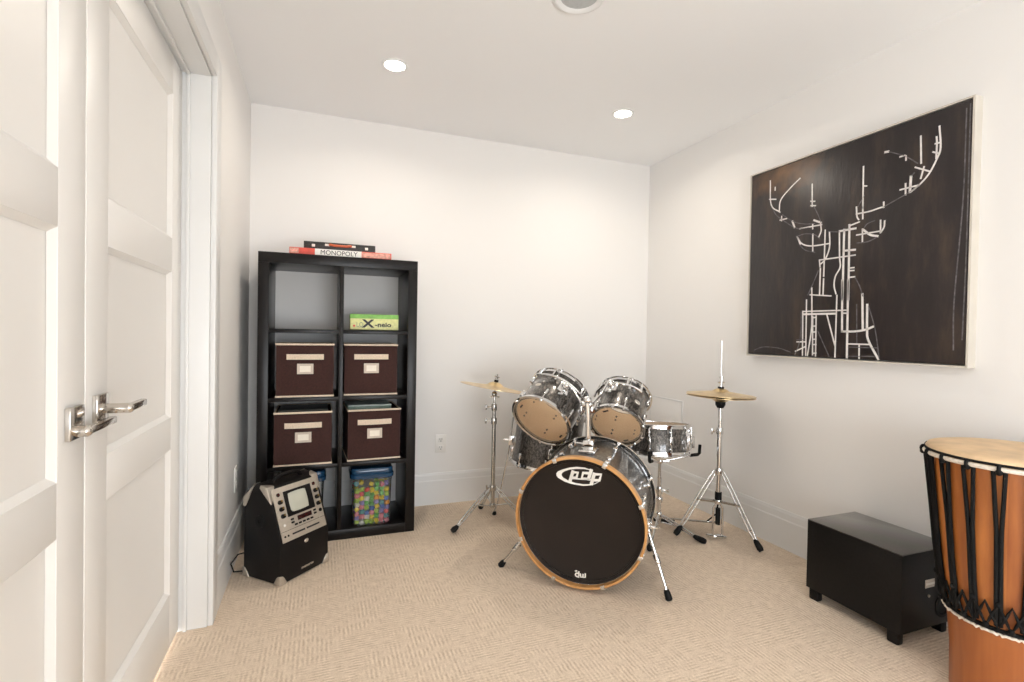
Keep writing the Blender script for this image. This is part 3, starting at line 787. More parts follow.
text_mesh('memorex', .017, .0012, lambda x, y, h: (x*1.05+.150, -.0005-h, y+.035), .0004).build('nameplate', M['silver'], t)
MB().tube([(.060, .118, .414), (.075, .120, .434), (.11, .121, .441), (.166, .121, .441), (.201, .120, .434), (.216, .118, .414)], .0095, 10).build('carry_handle', M['blackplastic'], t)
cupm = Matrix.Translation((-.0005, .122, .262)) @ Matrix.Rotation(PI/2, 4, 'Y')
MB().lathe([(.011, -.004), (.026, -.004), (.028, .0015), (.022, .004), (.020, -.001), (.011, -.001)], 24, closed=True, mtx=cupm).build('side_jack_cup', M['rubber'], t)
e = .0035
def corner(pts): MB().hull(pts).build('corner_guard', M['silver'], t, bevel=.003)
for s in (0, 1):
    X = (lambda a: -e+a) if s == 0 else (lambda a: KW+e-a)
    for y0, d in ((-e, 1), (KD-.001+e, -1)):  # four bottom corners
        a = .042
        corner([Vector((X(0), y0, .002)), Vector((X(a), y0, .002)), Vector((X(0), y0+d*a, .002)), Vector((X(0), y0, .045)), Vector((X(0), y0+d*.020, .040)), Vector((X(.020), y0, .040)), Vector((X(a), y0+d*.010, .002)), Vector((X(.010), y0+d*a, .002))])
    P = Vector((0, .082, .410))+Vector((0, -.3, .95)).normalized()*e
    up = Vector((0, .068, .014)).normalized()
    corner([P+Vector((X(0), 0, 0)), P+Vector((X(.040), 0, 0)), P-sl*.075+Vector((X(0), 0, 0)), P-sl*.075+Vector((X(.010), 0, 0)), P+up*.042+Vector((X(0), 0, 0)), P+up*.030+Vector((X(.020), 0, 0)), P-sl*.020+up*.055+Vector((X(0), 0, 0)), P+up*.010+Vector((X(.040), 0, 0))])
    Q0, Q1 = Vector((0, .155, .4225)), Vector((0, .228, .350)); no = Vector((0, .6, .7))*e
    corner([Q0+no+Vector((X(0), 0, 0)), Q1+no+Vector((X(0), 0, 0)), Q0+no+Vector((X(.034), 0, 0)), Q1+no+Vector((X(.034), 0, 0)), Q1+Vector((X(0), -.012, -.040)), Q1+Vector((X(0), .004, -.035))])
MB().tube([(.02, .226, .10), (-.010, .250, .095), (-.035, .262, .06), (-.030, .250, .025), (.0, .232, .02), (.03, .240, .012), (.08, .262, .008), (.16, .275, .008)], .0035, 8).build('power_cord', M['rubber'], t)
# ------------------------------------------------------------------ drums
def polar(r, a, z): return Vector((r*math.cos(a), r*math.sin(a), z))
def obox(b, a, r0, r1, w, z0, z1):
    """box standing on a cylinder wall at angle a"""
    m = Matrix.Rotation(a, 4, 'Z'); return b.box((r0, -w/2, z0), (r1, w/2, z1), m)
def hoop_prof(r, z, d):                       # d=+1: flange opens upwards (top hoop)
    return [(r+.003, z), (r+.010, z), (r+.011, z+d*.014), (r+.017, z+d*.016), (r+.017, z+d*.020), (r+.007, z+d*.022), (r+.004, z+d*.020)]
def lug(t, a, r, z, dr, zh):
    """short chrome lug with its tension rod reaching the hoop at zh"""
    b = MB(); obox(b, a, r-.001, r+.010, .015, z-.016, z+.016)
    b.cyl(polar(r+.010, a, z-.017), polar(r+.010, a, z+.017), .0072, seg=12)
    o = b.build('lug', M['chrome'], t, bevel=.002)
    MB().cyl(polar(r+.011, a, z), polar(r+.011, a, zh), .0030, seg=8).cyl(polar(r+.011, a, zh-dr*.004), polar(r+.011, a, zh+dr*.012), .0058, seg=8).build('tension_rod', M['chrome'], o)
def drum(name, label, cat, mtx, r, dep, nl, ph, wrap, lining=True, skinmat='coated', mid=False, group=None, film=True):
    t = thing(name, label, cat, mtx, group)
    MB().lathe([(r, .010), (r, dep-.010), (r-.004, dep-.004), (r-.007, dep-.006), (r-.0065, dep-.010)], 72).lathe([(r, .010), (r-.004, .004), (r-.007, .006), (r-.0065, .010)], 72).build('shell', wrap, t, angle=50)
    MB().lathe([(r-.0066, .006), (r-.0066, dep-.006)], 72).build('shell_lining', M['maple'], t)
    hb = MB().lathe(hoop_prof(r, .018, -1), 72, closed=True).build('hoop', M['chrome'], t, angle=30)
    ht = MB().lathe(hoop_prof(r, dep-.018, 1), 72, closed=True).build('hoop', M['chrome'], t, angle=30)
    MB().lathe([(0, dep), (r-.004, dep), (r+.002, dep-.005), (r+.002, dep-.010)], 72).build('batter_head', M[skinmat], t)
    MB().lathe([(0, .0015), (r-.003, .0015), (r+.002, .006), (r+.002, .010)], 72).build('resonant_head', M['film' if film else skinmat], t)
    for i in range(nl):
        a = ph+2*PI*i/nl
        if mid:
            b = MB(); b.cyl(polar(r+.012, a, .016), polar(r+.012, a, dep-.016), .0048, seg=10)
            for z in (.035, dep-.035): obox(b, a, r-.001, r+.012, .012, z-.007, z+.007)
            obox(b, a, r-.001, r+.018, .017, dep/2-.022, dep/2+.022)
            b.build('lug', M['chrome'], t, bevel=.0015)
        else:
            lug(t, a, r, .058, -1, .002); lug(t, a, r, dep-.058, 1, dep-.002)
            if lining:
                b = MB()
                for z in (.046, .070, dep-.070, dep-.046):
                    b.cyl(polar(r-.0068, a, z), polar(r-.0095, a, z), .0055, seg=10)
                b.build('lug_screws', M['ink'], t)
    return t
def badge(t, r, a, z):
    m = Matrix.Rotation(a, 4, 'Z') @ Matrix.Translation((r, 0, z)) @ Matrix.Rotation(PI/2, 4, 'Y')
    MB().lathe([(0, .0022), (.015, .002), (.018, 0), (.018, -.003)], 28, mtx=m @ Matrix.Diagonal((.62, 1, 1, 1))).build('badge', M['silver'], t, angle=20)
    m2 = m @ Matrix.Diagonal((.62, 1, 1, 1))
    MB().lathe([(.0115, .0024), (.0135, .0028), (.0145, .0022)], 28, mtx=m2).build('badge_ring', M['white'], t)
def angle_of(mtx, p):
    q = mtx.inverted() @ Vector(p); return math.atan2(q.y, q.x), q.z

# bass drum: local Z runs from the front hoop back towards the player
BN = Vector((.656, .754, .035)).normalized()
BM = frame((1.033, 1.894, .298), BN); BL = .428
t = thing('bass_drum', 'large bass drum with black head and white oval logo, lying on its side', 'drum', BM)
bass = t; r = .262
MB().lathe([(r, .026), (r, BL-.026)], 96).lathe([(r-.007, .024), (r-.007, BL-.024)], 96).build('shell', M['bassshell'], t)
for z0, z1 in ((0, .036), (BL-.030, BL)):
    MB().lathe([(.2855, z0+.003), (.2855, z1-.003), (.2835, z1), (.2765, z1), (.2745, z1-.003), (.2745, z0+.003), (.2765, z0), (.2835, z0)], 96, closed=True).build('wood_hoop', M['hoopwood' if z0 == 0 else 'blacklacquer'], t, angle=30)
    s_ = 1 if z0 == 0 else -1
    if z0: MB().lathe([(.2850, z0+.009), (.2863, z0+.009), (.2863, z0+.021), (.2850, z0+.021)], 96, closed=True).build('hoop_inlay', M['rimcloth'], t)
    e0 = z0+.032 if s_ > 0 else z1-.026
    MB().lathe([(.2743, e0-.006), (.2660, e0-.004), (.2625, e0), (.2743, e0+.004)], 96, closed=True).build('head_collar', M['chrome'], t)
FZ = .0275
MB().lathe([(0, FZ), (.262, FZ), (.2700, FZ-.003), (.2742, FZ-.001), (.2742, FZ+.008), (0, FZ+.008)], 96).build('resonant_head', M['blackhead'], t)
MB().lathe([(0, BL-.0175), (.258, BL-.0175), (.2645, BL-.021), (.2675, BL-.03)], 96).build('batter_head', M['coated'], t)
def bf(x, y, h): return (-x+.002, y, FZ-.0004-h)   # seen from the front
lg = MB()
def ls(w, *pts): lg.stroke(pts, w, 0, .0012, bf)
ls(.0140, (-.0300, .2145), (-.0395, .1800), (-.0440, .1650))
ls(.0122, (-.0320, .2105), (-.0083, .2115), (-.0144, .1886), (-.0390, .1850))
ls(.0122, (.0400, .2140), (.0145, .2130), (.0085, .1886), (.0390, .1884))
ls(.0140, (.0494, .2290), (.0380, .1880))
ls(.0140, (.0625, .2150), (.0505, .1690))
ls(.0122, (.0608, .2124), (.0918, .2147), (.0847, .1890), (.0537, .1860))
ls(.0060, (-.0400, .1830), (.0549, .1875))
RO = [(.0560, .2275), (.0400, .2318), (.0192, .2367), (-.0137, .2361), (-.0443, .2297), (-.0778, .2171), (-.0970, .2070), (-.1037, .1974), (-.1030, .1880), (-.0957, .1791), (-.0643, .1648), (-.0256, .1580), (.0151, .1566), (.0502, .1635), (.0690, .1720), (.0860, .1850)]
RI = [(.0555, .2260), (.0395, .2285), (.0193, .2299), (-.0136, .2272), (-.0442, .2208), (-.0660, .2115), (-.0760, .2040), (-.0800, .1970), (-.0790, .1900), (-.0730, .1825), (-.0515, .1728), (-.0205, .1655), (.0151, .1637), (.0502, .1680), (.0675, .1745), (.0845, .1860)]
k = len(RO)
for i in range(k-1):
    lg.prism([RO[i], RO[i+1], RI[i+1], RI[i]], 0, .0010, bf)
lg.build('logo', M['white'], t, angle=20)
lg = MB()
lg.stroke([(-.0060+.0080*math.cos(a*PI/6), -.2372+.0080*math.sin(a*PI/6)) for a in range(13)], .0058, 0, .0012, bf)
ls(.0058, (.0010, -.2215), (.0000, -.2470)); ls(.0050, (-.0150, -.2215), (-.0080, -.2200))
ls(.0058, (.0075, -.2300), (.0100, -.2440), (.0185, -.2425), (.0195, -.2300)); ls(.0058, (.0185, -.2425), (.0290, -.2415), (.0290, -.2254))
lg.build('small_logo', M['white'], t, angle=20)
for i in range(8):
    a = PI/8+i*PI/4
    for z, d in ((0, 1), (BL, -1)):
        b = MB(); obox(b, a, .2855, .2895, .020, *sorted((z-d*.002, z+d*.042))); obox(b, a, .2700, .2895, .018, *sorted((z-d*.004, z-d*.0005)))
        obox(b, a, .272, .2935, .014, *sorted((z+d*.030, z+d*.048)))
        c = b.build('claw_hook', M['chrome'], t, bevel=.002)
        MB().cyl(polar(.281, a, z+d*.030), polar(.281, a, z+d*.125), .0032, seg=8).cyl(polar(.281, a, z+d*.046), polar(.281, a, z+d*.062), .0062, seg=8).build('tension_rod', M['chrome'], c)
        b = MB(); obox(b, a, r-.001, .286, .018, *sorted((z+d*.112, z+d*.145))); b.cyl(polar(.280, a, z+d*.106), polar(.280, a, z+d*.150), .0085, seg=12)
        b.build('lug', M['chrome'], t, bevel=.002)
# spurs
for foot, a, zl, zr in (((.806, 2.236), 5.9, .105, 0), ((1.372, 1.716), PI+.38, .090, 0)):
    f3 = Vector((*foot, 0)); fl_ = BM.inverted() @ f3
    a, zl = (-.42, .105) if fl_.x > 0 else (PI+.10, .150)
    h = polar(r+.008, a, zl); m = h.lerp(fl_, .46); e_ = h.lerp(fl_, .90)
    d = (fl_-h).normalized()
    sp = MB().cyl(h-d*.10, e_, .0075, seg=12).build('spur', M['chrome'], t)
    MB().cyl(m-d*.02, m+d*.02, .0125, seg=14).cyl(m, m+Vector((0, 0, -.028)), .0042, seg=8).build('spur_collar', M['chrome'], sp, bevel=.002)
    MB().tube([h.lerp(fl_, .86), h.lerp(fl_, .90), h.lerp(fl_, .985), fl_], [.0105, .0135, .0150, .011], 12).build('rubber_foot', M['rubber'], sp)
    b = MB(); obox(b, a, r-.002, r+.020, .050, zl-.030, zl+.030); b.cyl(polar(r+.008, a, zl)-d*.03, polar(r+.008, a, zl)+d*.03, .015, seg=14)
    b.build('spur_bracket', M['chrome'], t, bevel=.004)
    MB().cyl(polar(r+.018, a, zl), polar(r+.045, a, zl), .006, seg=8).box((-.016, -.004, -.005), (.016, .004, .005), Matrix.Translation(polar(r+.045, a, zl))).build('wing_bolt', M['chrome'], t)
# tom holder on top of the shell
PB, PT = Vector((1.158, 2.038, .570)), Vector((1.142, 2.030, .795))
m = frame(PB, (0, 0, 1), Vector((-.656, -.754, 0)))
hd = MB().box((-.038, -.055, -.004), (.038, .055, .012), m).box((-.026, -.028, .010), (.026, .028, .050), m).build('tom_holder_base', M['chrome'], t, bevel=.005) if False else None
b = MB(); b.box((-.038, -.055, -.006), (.038, .055, .012), m); b.box((-.024, -.026, .008), (.024, .026, .052), m)
b.build('tom_holder_base', M['chrome'], t, world=True, bevel=.006)
MB().cyl(m @ Vector((.02, .010, .032)), m @ Vector((.058, .010, .032)), .006, seg=10).box((.056, -.004, .016), (.062, .024, .048), m).build('wing_bolt', M['chrome'], t, world=True)
MB().cyl(PB, PT, .0118, seg=18).cyl(PT, PT+Vector((0, 0, .012)), .0135, seg=18).build('tom_post', M['chrome'], t, world=True)

# rack toms
LN, RN = Vector((.686, .445, .576)).normalized(), Vector((.58, .552, .599)).normalized()
LM, RM = frame((1.031, 2.296, .667), LN), frame((1.351, 2.117, .659), RN)
tl = drum('rack_tom', 'larger left rack tom with peach underside, tilted over the bass drum', 'drum', LM, .148, .225, 6, angle_of(LM, (1.034, 2.236, .82))[0], M['wrap'], group=None)
badge(tl, .148, *angle_of(LM, (1.020, 2.316, .852)))
tr = drum('rack_tom', 'smaller right rack tom with peach underside, tilted beside the snare', 'drum', RM, .124, .212, 6, angle_of(RM, (1.374, 2.069, .792))[0], M['wrap'], group=None)
badge(tr, .124, *angle_of(RM, (1.440, 2.066, .781)))
# little print on the film heads
for t_, r_, a in ((tl, .148, .8), (tr, .124, 1.2)):
    for k, (aa, w) in enumerate(((a, .030), (a+PI, .026))):
        mm = Matrix.Rotation(aa, 4, 'Z')
        MB().box((r_*.80, -w/2, .0004), (r_*.80+.008, w/2, .0012), mm).build('head_print', M['ink'], t_)
def suspension(t_, mtx, r_, dep, p, arm_from, end_name):
    a, z = angle_of(mtx, p); zz = dep-.062
    n = 16; s_ = 1.05
    b = MB().tube([polar(r_+.021, a-s_+2*s_*i/n, zz) for i in range(n+1)], .0062, 8)
    for k in (-1, -.5, .5, 1):
        aa = a+s_*k*.96; b.tube([polar(r_+.021, aa, zz), polar(r_+.022, aa, dep-.03), polar(r_+.016, aa, dep-.004)], [.0065, .0065, .0045], 8)
    b.build('suspension_ring', M['chrome'], t_, bevel=0)
    b = MB(); obox(b, a, r_+.012, r_+.026, .060, z-.034, z+.030)
    b.build('mount_plate', M['chrome'], t_, bevel=.006)
    c = polar(r_+.026, a, z); o = polar(1, a, 0)
    MB().cyl(c, c+o*.022, .021, .019, 24).ball(c+o*.020, .0165).build('ball_cup', M['chrome'], t_, bevel=.002)
    MB().cyl(c+o*.010+Vector((0, 0, -.03)), c+o*.010+Vector((0, 0, -.052)), .005, seg=8).box((-.014, -.0035, -.006), (.014, .0035, .006), Matrix.Translation(c+o*.010+Vector((0, 0, -.055)))).build('wing_bolt', M['chrome'], t_)
    return mtx @ (c+o*.030)
pl = suspension(tl, LM, .148, .225, (1.118, 2.230, .829), None, 'a')
pr = suspension(tr, RM, .124, .212, (1.355, 2.156, .836), None, 'b')
for p, up in ((pl, .012), (pr, -.012)):
    q = PT+Vector((0, 0, -.012))
    d = (p-q); d.z = 0; d.normalize()
    k = q+d*.045
    a = MB().tube([q, k, k.lerp(p, .55)+Vector((0, 0, up)), p], .0058, 10).build('tom_arm', M['chrome'], bass, world=True, angle=60)
    MB().cyl(q+d*.010, k, .0135, seg=16).ball(q+d*.018, .019).build('arm_clamp', M['chrome'], a, world=True, bevel=.002)
    MB().cyl(k+Vector((0, 0, -.010)), k+Vector((0, 0, -.034)), .0045, seg=8).box((-.015, -.0035, -.042), (.015, .0035, -.030), Matrix.Translation(k)).build('wing_bolt', M['chrome'], a, world=True)
MB().ball(PT+Vector((0, 0, .010)), .020, sc=(1, 1, .9)).build('post_cap', M['chrome'], bass, world=True)

# floor tom behind the left rack tom
FN = Vector((.115, -.043, .99)).normalized()
FM = frame((1.277, 2.782, .315), FN, Vector((0, 1, 0)))
ft = drum('floor_tom', 'black sparkle floor tom on three chrome legs behind the bass drum', 'drum', FM, .200, .360, 8, .35, M['wrap'])
for foot in ((.996, 2.888), (1.590, 2.800), (1.150, 2.540)):
    f3 = Vector((*foot, 0)); fl_ = FM.inverted() @ f3; a = math.atan2(fl_.y, fl_.x)
    top = polar(.227, a, .255); bend = polar(.229, a, -.02); low = polar(math.hypot(fl_.x, fl_.y)-.012, a, fl_.z*.80)
    lgo = MB().tube([top, polar(.227, a, .10), bend, low, fl_+Vector((0, 0, .02))], .0052, 10).build('leg', M['chrome'], ft, angle=60)
    MB().tube([fl_.lerp(low, .30), fl_.lerp(low, .12), fl_], [.008, .012, .012], 10).build('rubber_foot', M['rubber'], lgo)
    b = MB(); obox(b, a, .199, .236, .030, .085, .145); b.build('leg_bracket', M['chrome'], ft, bevel=.004)
    q = polar(.236, a, .115); o = polar(1, a, 0); s_ = Vector((-o.y, o.x, 0))
    MB().cyl(q-o*.004, q+o*.026, .0055, seg=8).cyl(q+o*.026-s_*.018, q+o*.026+s_*.018, .0048, seg=8).build('wing_bolt', M['chrome'], ft)

# snare drum and its stand
SX, SY = 1.815, 2.380
DSX, DSY = 1.800, 2.400
SNT = Matrix.Rotation(math.radians(6.0), 4, Vector((-.935, .354, 0)))
sn = drum('snare_drum', 'shallow black sparkle snare drum with chrome hoops beside right tom', 'drum', Matrix.Translation((DSX, DSY, .440)) @ SNT, .176, .160, 10, .12, M['wrap'], lining=False, mid=True, film=False)
a = math.radians(-60)
b = MB(); obox(b, a, .176, .200, .034, .030, .125); obox(b, a, .196, .214, .020, .060, .110)
st_ = b.build('strainer', M['chrome'], sn, bevel=.003)
MB().cyl(polar(.205, a, .115), polar(.205, a, .150), .007, seg=12).build('strainer_knob', M['chrome'], st_)
mm = Matrix.Rotation(a, 4, 'Z')
MB().box((.212, -.009, .040), (.220, .009, .105), mm).build('strainer_lever', M['steel'], st_, bevel=.002)
def double_leg(t_, top, foot, half=.009, r_=.0048, name='leg', foot_len=.07, mtl='chrome'):
    """leg of two parallel flat rods ending in a black rubber foot"""
    top, foot = Vector(top), Vector(foot); d = (foot-top).normalized(); s_ = d.cross(Vector((0, 0, 1))).normalized()
    w = d.cross(s_).normalized(); e_ = foot-d*(foot_len*.75)
    b = MB()
    for k in (-1, 1):
        b.tube([top+w*half*k*.7, top.lerp(e_, .12)+w*half*k, top.lerp(e_, .85)+w*half*k, e_+w*half*k*.5], r_, 8)
    for f in (.15, .5, .84): b.cyl(top.lerp(e_, f)+w*half, top.lerp(e_, f)-w*half, r_*.9, seg=8)
    o = b.build(name, M[mtl], t_, world=True, angle=60)
    MB().tube([foot-d*foot_len, foot-d*foot_len*.8, foot-d*.018+Vector((0, 0, .006)), foot+Vector((0, 0, .010))], [.009, .0135, .0165, .012], 12).build('rubber_foot', M['rubber'], o, world=True)
    return o
t = thing('snare_stand', 'chrome tripod stand carrying the snare drum', 'stand', loc(SX, SY, 0))
MB().cyl((SX, SY, .035), (SX, SY, .300), .0125, seg=16).cyl((SX, SY, .230), (SX, SY, .405), .0095, seg=16).build('tube', M['chrome'], t, world=True)
MB().cyl((SX, SY, .205), (SX, SY, .245), .019, seg=16).cyl((SX, SY, .225), (SX+.045, SY-.02, .225), .0055, seg=8).cyl((SX+.045, SY-.02, .212), (SX+.045, SY-.02, .240), .005, seg=8).build('height_clamp', M['chrome'], t, world=True, bevel=.002)
MB().cyl((SX, SY, .155), (SX, SY, .185), .020, seg=16).build('leg_collar', M['chrome'], t, world=True, bevel=.002)
MB().cyl((SX, SY, .068), (SX, SY, .098), .018, seg=16).build('leg_collar', M['chrome'], t, world=True, bevel=.002)
MB().ball((SX, SY, .392), .020).cyl((SX-.03, SY+.01, .392), (SX+.045, SY-.02, .392), .007, seg=10).build('tilter', M['chrome'], t, world=True)
for fx, fy in ((1.925, 2.125), (1.578, 2.140), (1.862, 2.555)):
    double_leg(t, (SX+(fx-SX)*.08, SY+(fy-SY)*.08, .082), (fx, fy, 0.004), .007)
    MB().cyl((SX+(fx-SX)*.07, SY+(fy-SY)*.07, .045), (SX+(fx-SX)*.40, SY+(fy-SY)*.40, .047), .0042, seg=8).build('brace', M['chrome'], t, world=True)
for k in range(3):
    a = math.radians(-21+120*k); u = Vector((math.cos(a), math.sin(a), 0)); C0 = Vector((SX, SY, 0))
    o = MB().tube([C0+Vector((0, 0, .395))+u*.012, C0+Vector((0, 0, .400))+u*.06, C0+Vector((0, 0, .428))+u*.185, C0+Vector((0, 0, .434))+u*.208], .0058, 8).build('basket_arm', M['chrome'], t, world=True, angle=60)
    MB().tube([C0+u*.172+Vector((0, 0, .426)), C0+u*.216+Vector((0, 0, .432)), C0+u*.224+Vector((0, 0, .440)), C0+u*.226+Vector((0, 0, .488))], .0090, 10).build('rubber_tip', M['rubber'], o, world=True, angle=60)

# hi-hat stand with its two cymbals
HX, HY = 2.047, 2.172
hh = thing('hi_hat_stand', 'chrome hi-hat stand with foot pedal by the right wall', 'stand', loc(HX, HY, 0))
MB().cyl((HX, HY, .19), (HX, HY, .60), .0135, seg=18).cyl((HX, HY, .58), (HX, HY, .735), .0105, seg=18).build('tube', M['chrome'], hh, world=True)
MB().cyl((HX, HY, .73), (HX, HY, 1.082), .0034, seg=10).build('pull_rod', M['steel'], hh, world=True)
MB().cyl((HX, HY, .572), (HX, HY, .607), .0185, seg=18).cyl((HX, HY, .585), (HX-.045, HY+.010, .588), .0055, seg=8).cyl((HX-.045, HY+.010, .572), (HX-.045, HY+.010, .606), .0055, seg=8).build('height_clamp', M['chrome'], hh, world=True, bevel=.002)
MB().lathe([(0, .715), (.016, .715), (.026, .732), (.027, .762), (.018, .772), (0, .772)], 24, mtx=Matrix.Translation((HX, HY, 0))).build('seat_cup', M['rubber'], hh, world=True)
MB().cyl((HX, HY, .352), (HX, HY, .385), .023, seg=18).build('leg_collar', M['chrome'], hh, world=True, bevel=.003)
MB().cyl((HX, HY, .190), (HX, HY, .214), .021, seg=18).build('leg_collar', M['chrome'], hh, world=True, bevel=.003)
MB().cyl((HX, HY, .214), (HX, HY, .254), .018, seg=16).build('rubber_collar', M['rubber'], hh, world=True)
MB().cyl((HX, HY, .075), (HX, HY, .165), .013, seg=14).build('spring_housing', M['rubber'], hh, world=True)
for fx, fy in ((2.113, 1.935), (1.832, 2.258)):
    u = Vector((fx-HX, fy-HY, 0)).normalized(); c0 = Vector((HX, HY, 0))
    top = c0+u*.022+Vector((0, 0, .368)); foot = Vector((fx, fy, .004))
    double_leg(hh, top, foot, .010, .0055)
    mid = top.lerp(foot, .43)
    MB().box((-.5*(mid-c0-Vector((0, 0, .202))).length, -.005, -.006), (.5*(mid-c0-Vector((0, 0, .202))).length, .005, .006),
             Matrix.Translation((mid+c0+Vector((0, 0, .202)))/2) @ Vector((1, 0, 0)).rotation_difference(mid-c0-Vector((0, 0, .202))).to_matrix().to_4x4()).build('brace', M['steel'], hh, world=True)
right = Vector((.935, -.354, 0)); back = Vector((-.42, .905, 0)).normalized()
b = MB(); c0 = Vector((HX, HY, 0))
for k in (-1, 1): b.tube([c0+right*.010*k+Vector((0, 0, .195)), c0+right*.026*k+Vector((0, 0, .165)), c0+right*.026*k+Vector((0, 0, .030)), c0+right*.020*k+Vector((0, 0, .012))], .0062, 10)
b.build('pedal_frame', M['chrome'], hh, world=True, angle=60)
fm = Matrix((right, back, Vector((0, 0, 1)))).transposed().to_4x4(); fm.translation = c0
MB().box((-.036, -.018, .0), (.036, .030, .016), fm).build('base_plate', M['chrome'], hh, world=True, bevel=.004)
b = MB().prism([(-.030, .03), (.030, .03), (.042, .14), (.040, .30), (-.040, .30), (-.042, .14)], 0, .008, lambda x, y, h: fm @ Vector((x, y, .075-.19*(y-.03)+h)))
b.build('footboard', M['steel'], hh, world=True, bevel=.002)
MB().box((-.040, .290, .0), (.040, .345, .022), fm).build('heel_plate', M['blackplastic'], hh, world=True, bevel=.003)
MB().tube([fm @ Vector((-.014, .05, .074)), fm @ Vector((0, .010, .13)), fm @ Vector((0, .0, .19))], .004, 8).build('pedal_strap', M['rubber'], hh, world=True)
def cymbal_prof(R_, up=1, flat=1.0):
    q = [(.006, .034), (.018, .033), (.034, .026), (.044, .0165+.002*flat), (.052, .009+.0075*flat), (R_*.6, .0095*flat), (R_*.85, .0035*flat), (R_, 0)]
    t_ = .0013
    return [(a, up*b) for a, b in q]+[(a, up*(b-up*t_)) for a, b in q[::-1]]
def cymbal(name, label, mtx, R_, up=1, flat=1.0):
    t_ = thing(name, label, 'cymbal', mtx)
    prof = cymbal_prof(R_, up, flat)
    MB().lathe(prof, 72, closed=True).build('bronze_disc', M['cymbal'], t_, angle=25)
    return t_
c1 = cymbal('hi_hat_cymbal', 'upper bronze hi-hat cymbal on the chrome stand by right wall', Matrix.Translation((HX, HY, .789)) @ Matrix.Rotation(.03, 4, 'Y'), .178, 1)
MB().cyl((0, 0, .030), (0, 0, .042), .016, seg=18).build('felt', M['rubber'], c1)
MB().cyl((0, 0, .042), (0, 0, .085), .0085, seg=14).cyl((0, 0, .088), (0, 0, .098), .0125, seg=14).cyl((-.022, .0, .066), (.022, 0, .066), .0038, seg=8).build('clutch', M['chrome'], c1)
cymbal('hi_hat_cymbal', 'lower bronze hi-hat cymbal, turned up under the upper one', Matrix.Translation((HX, HY, .780)) @ Matrix.Rotation(.03, 4, 'Y'), .178, -1)

# crash cymbal on its own stand
CX, CY = .939, 2.752
cs = thing('cymbal_stand', 'straight chrome cymbal stand left of the drums', 'stand', loc(CX, CY, 0))
MB().cyl((CX, CY, .100), (CX, CY, .610), .0118, seg=16).cyl((CX, CY, .59), (CX, CY, .700), .0098, seg=16).cyl((CX, CY, .68), (CX, CY, .765), .0072, seg=14).build('tube', M['steel'], cs, world=True)
for z in (.597, .676):
    MB().cyl((CX, CY, z-.018), (CX, CY, z+.018), .0165, seg=16).cyl((CX, CY, z), (CX-.045, CY+.012, z), .0055, seg=8).cyl((CX-.045, CY+.012, z-.015), (CX-.045, CY+.012, z+.015), .0055, seg=8).build('height_clamp', M['steel'], cs, world=True, bevel=.002)
MB().ball((CX, CY, .752), .016).cyl((CX-.02, CY+.008, .735), (CX+.028, CY-.010, .735), .0055, seg=10).cyl((CX, CY, .752), (CX+.006, CY, .790), .0048, seg=10).build('tilter', M['steel'], cs, world=True)
MB().cyl((CX, CY, .195), (CX, CY, .225), .020, seg=16).build('leg_collar', M['steel'], cs, world=True, bevel=.002)
MB().cyl((CX, CY, .100), (CX, CY, .120), .018, seg=16).build('leg_collar', M['steel'], cs, world=True, bevel=.002)
MB().cyl((CX, CY, .21), (CX-.040, CY-.01, .215), .005, seg=8).cyl((CX-.040, CY-.01, .205), (CX-.040, CY-.01, .232), .005, seg=8).build('wing_bolt', M['steel'], cs, world=True)
for fx, fy in ((.682, 2.682), (.942, 3.000), (1.130, 2.610)):
    double_leg(cs, (CX+(fx-CX)*.09, CY+(fy-CY)*.09, .212), (fx, fy, .004), .009, .0045, foot_len=.05, mtl='steel')
    MB().cyl((CX+(fx-CX)*.07, CY+(fy-CY)*.07, .110), (CX+(fx-CX)*.46, CY+(fy-CY)*.46, .130), .004, seg=8).build('brace', M['steel'], cs, world=True)
cn = (right*.165+Vector((.354, .935, 0))*.055+Vector((0, 0, 1))).normalized()
cc = cymbal('crash_cymbal', 'tilted thin bronze crash cymbal on the left chrome stand', frame((CX+.004, CY, .788), cn, Vector((0, 1, 0))), .203, 1, .5)
MB().cyl((0, 0, .033), (0, 0, .046), .012, seg=16).build('felt', M['rubber'], cc)
MB().cyl((0, 0, .044), (0, 0, .080), .0042, seg=10).cyl((0, 0, .050), (0, 0, .062), .0085, seg=10).cyl((-.014, 0, .066), (.014, 0, .062), .0035, seg=8).build('wing_nut', M['steel'], cc)
MB().cyl((0, 0, -.004), (0, 0, .010), .014, .018, seg=16).build('lower_felt', M['rubber'], cc)

# ------------------------------------------------------------------ subwoofer
sb = thing('subwoofer', 'black box subwoofer on short feet by the right wall', 'speaker', loc(1.948, 1.176, 0))
SWX, SWY = .290, .375
MB().box((0, 0, .046), (SWX, SWY, .331)).build('cabinet', M['subtop'], sb, bevel=.0015)
MB().box((0, 0, .331), (SWX, SWY, .3345)).build('top_panel', M['sublit'], sb, bevel=.0012)  # added slab, its paler vinyl paints light onto the cabinet top
for x in (.004, SWX-.036):
    for y in (.010, SWY-.050):
        MB().box((x, y, 0), (x+.032, y+.040, .050)).build('foot', M['blackplastic'], sb, bevel=.006)
b = MB().box((.130, -.002, .195), (.182, .001, .225)); b.build('terminal_plate', M['silver'], sb, bevel=.001)
MB().box((.132, -.0032, .206), (.180, -.0015, .214)).build('plate_print', M['white'], sb)
MB().cyl((.150, .001, .165), (.150, -.004, .165), .005, seg=12).build('screw', M['silver'], sb)
MB().lathe([(.030, -.004), (.042, -.004), (.045, .0015), (.034, .004), (.030, .0)], 32, closed=True, mtx=Matrix.Translation((.235, -.0005, .115)) @ Matrix.Rotation(PI/2, 4, 'X')).build('port_ring', M['rubber'], sb)

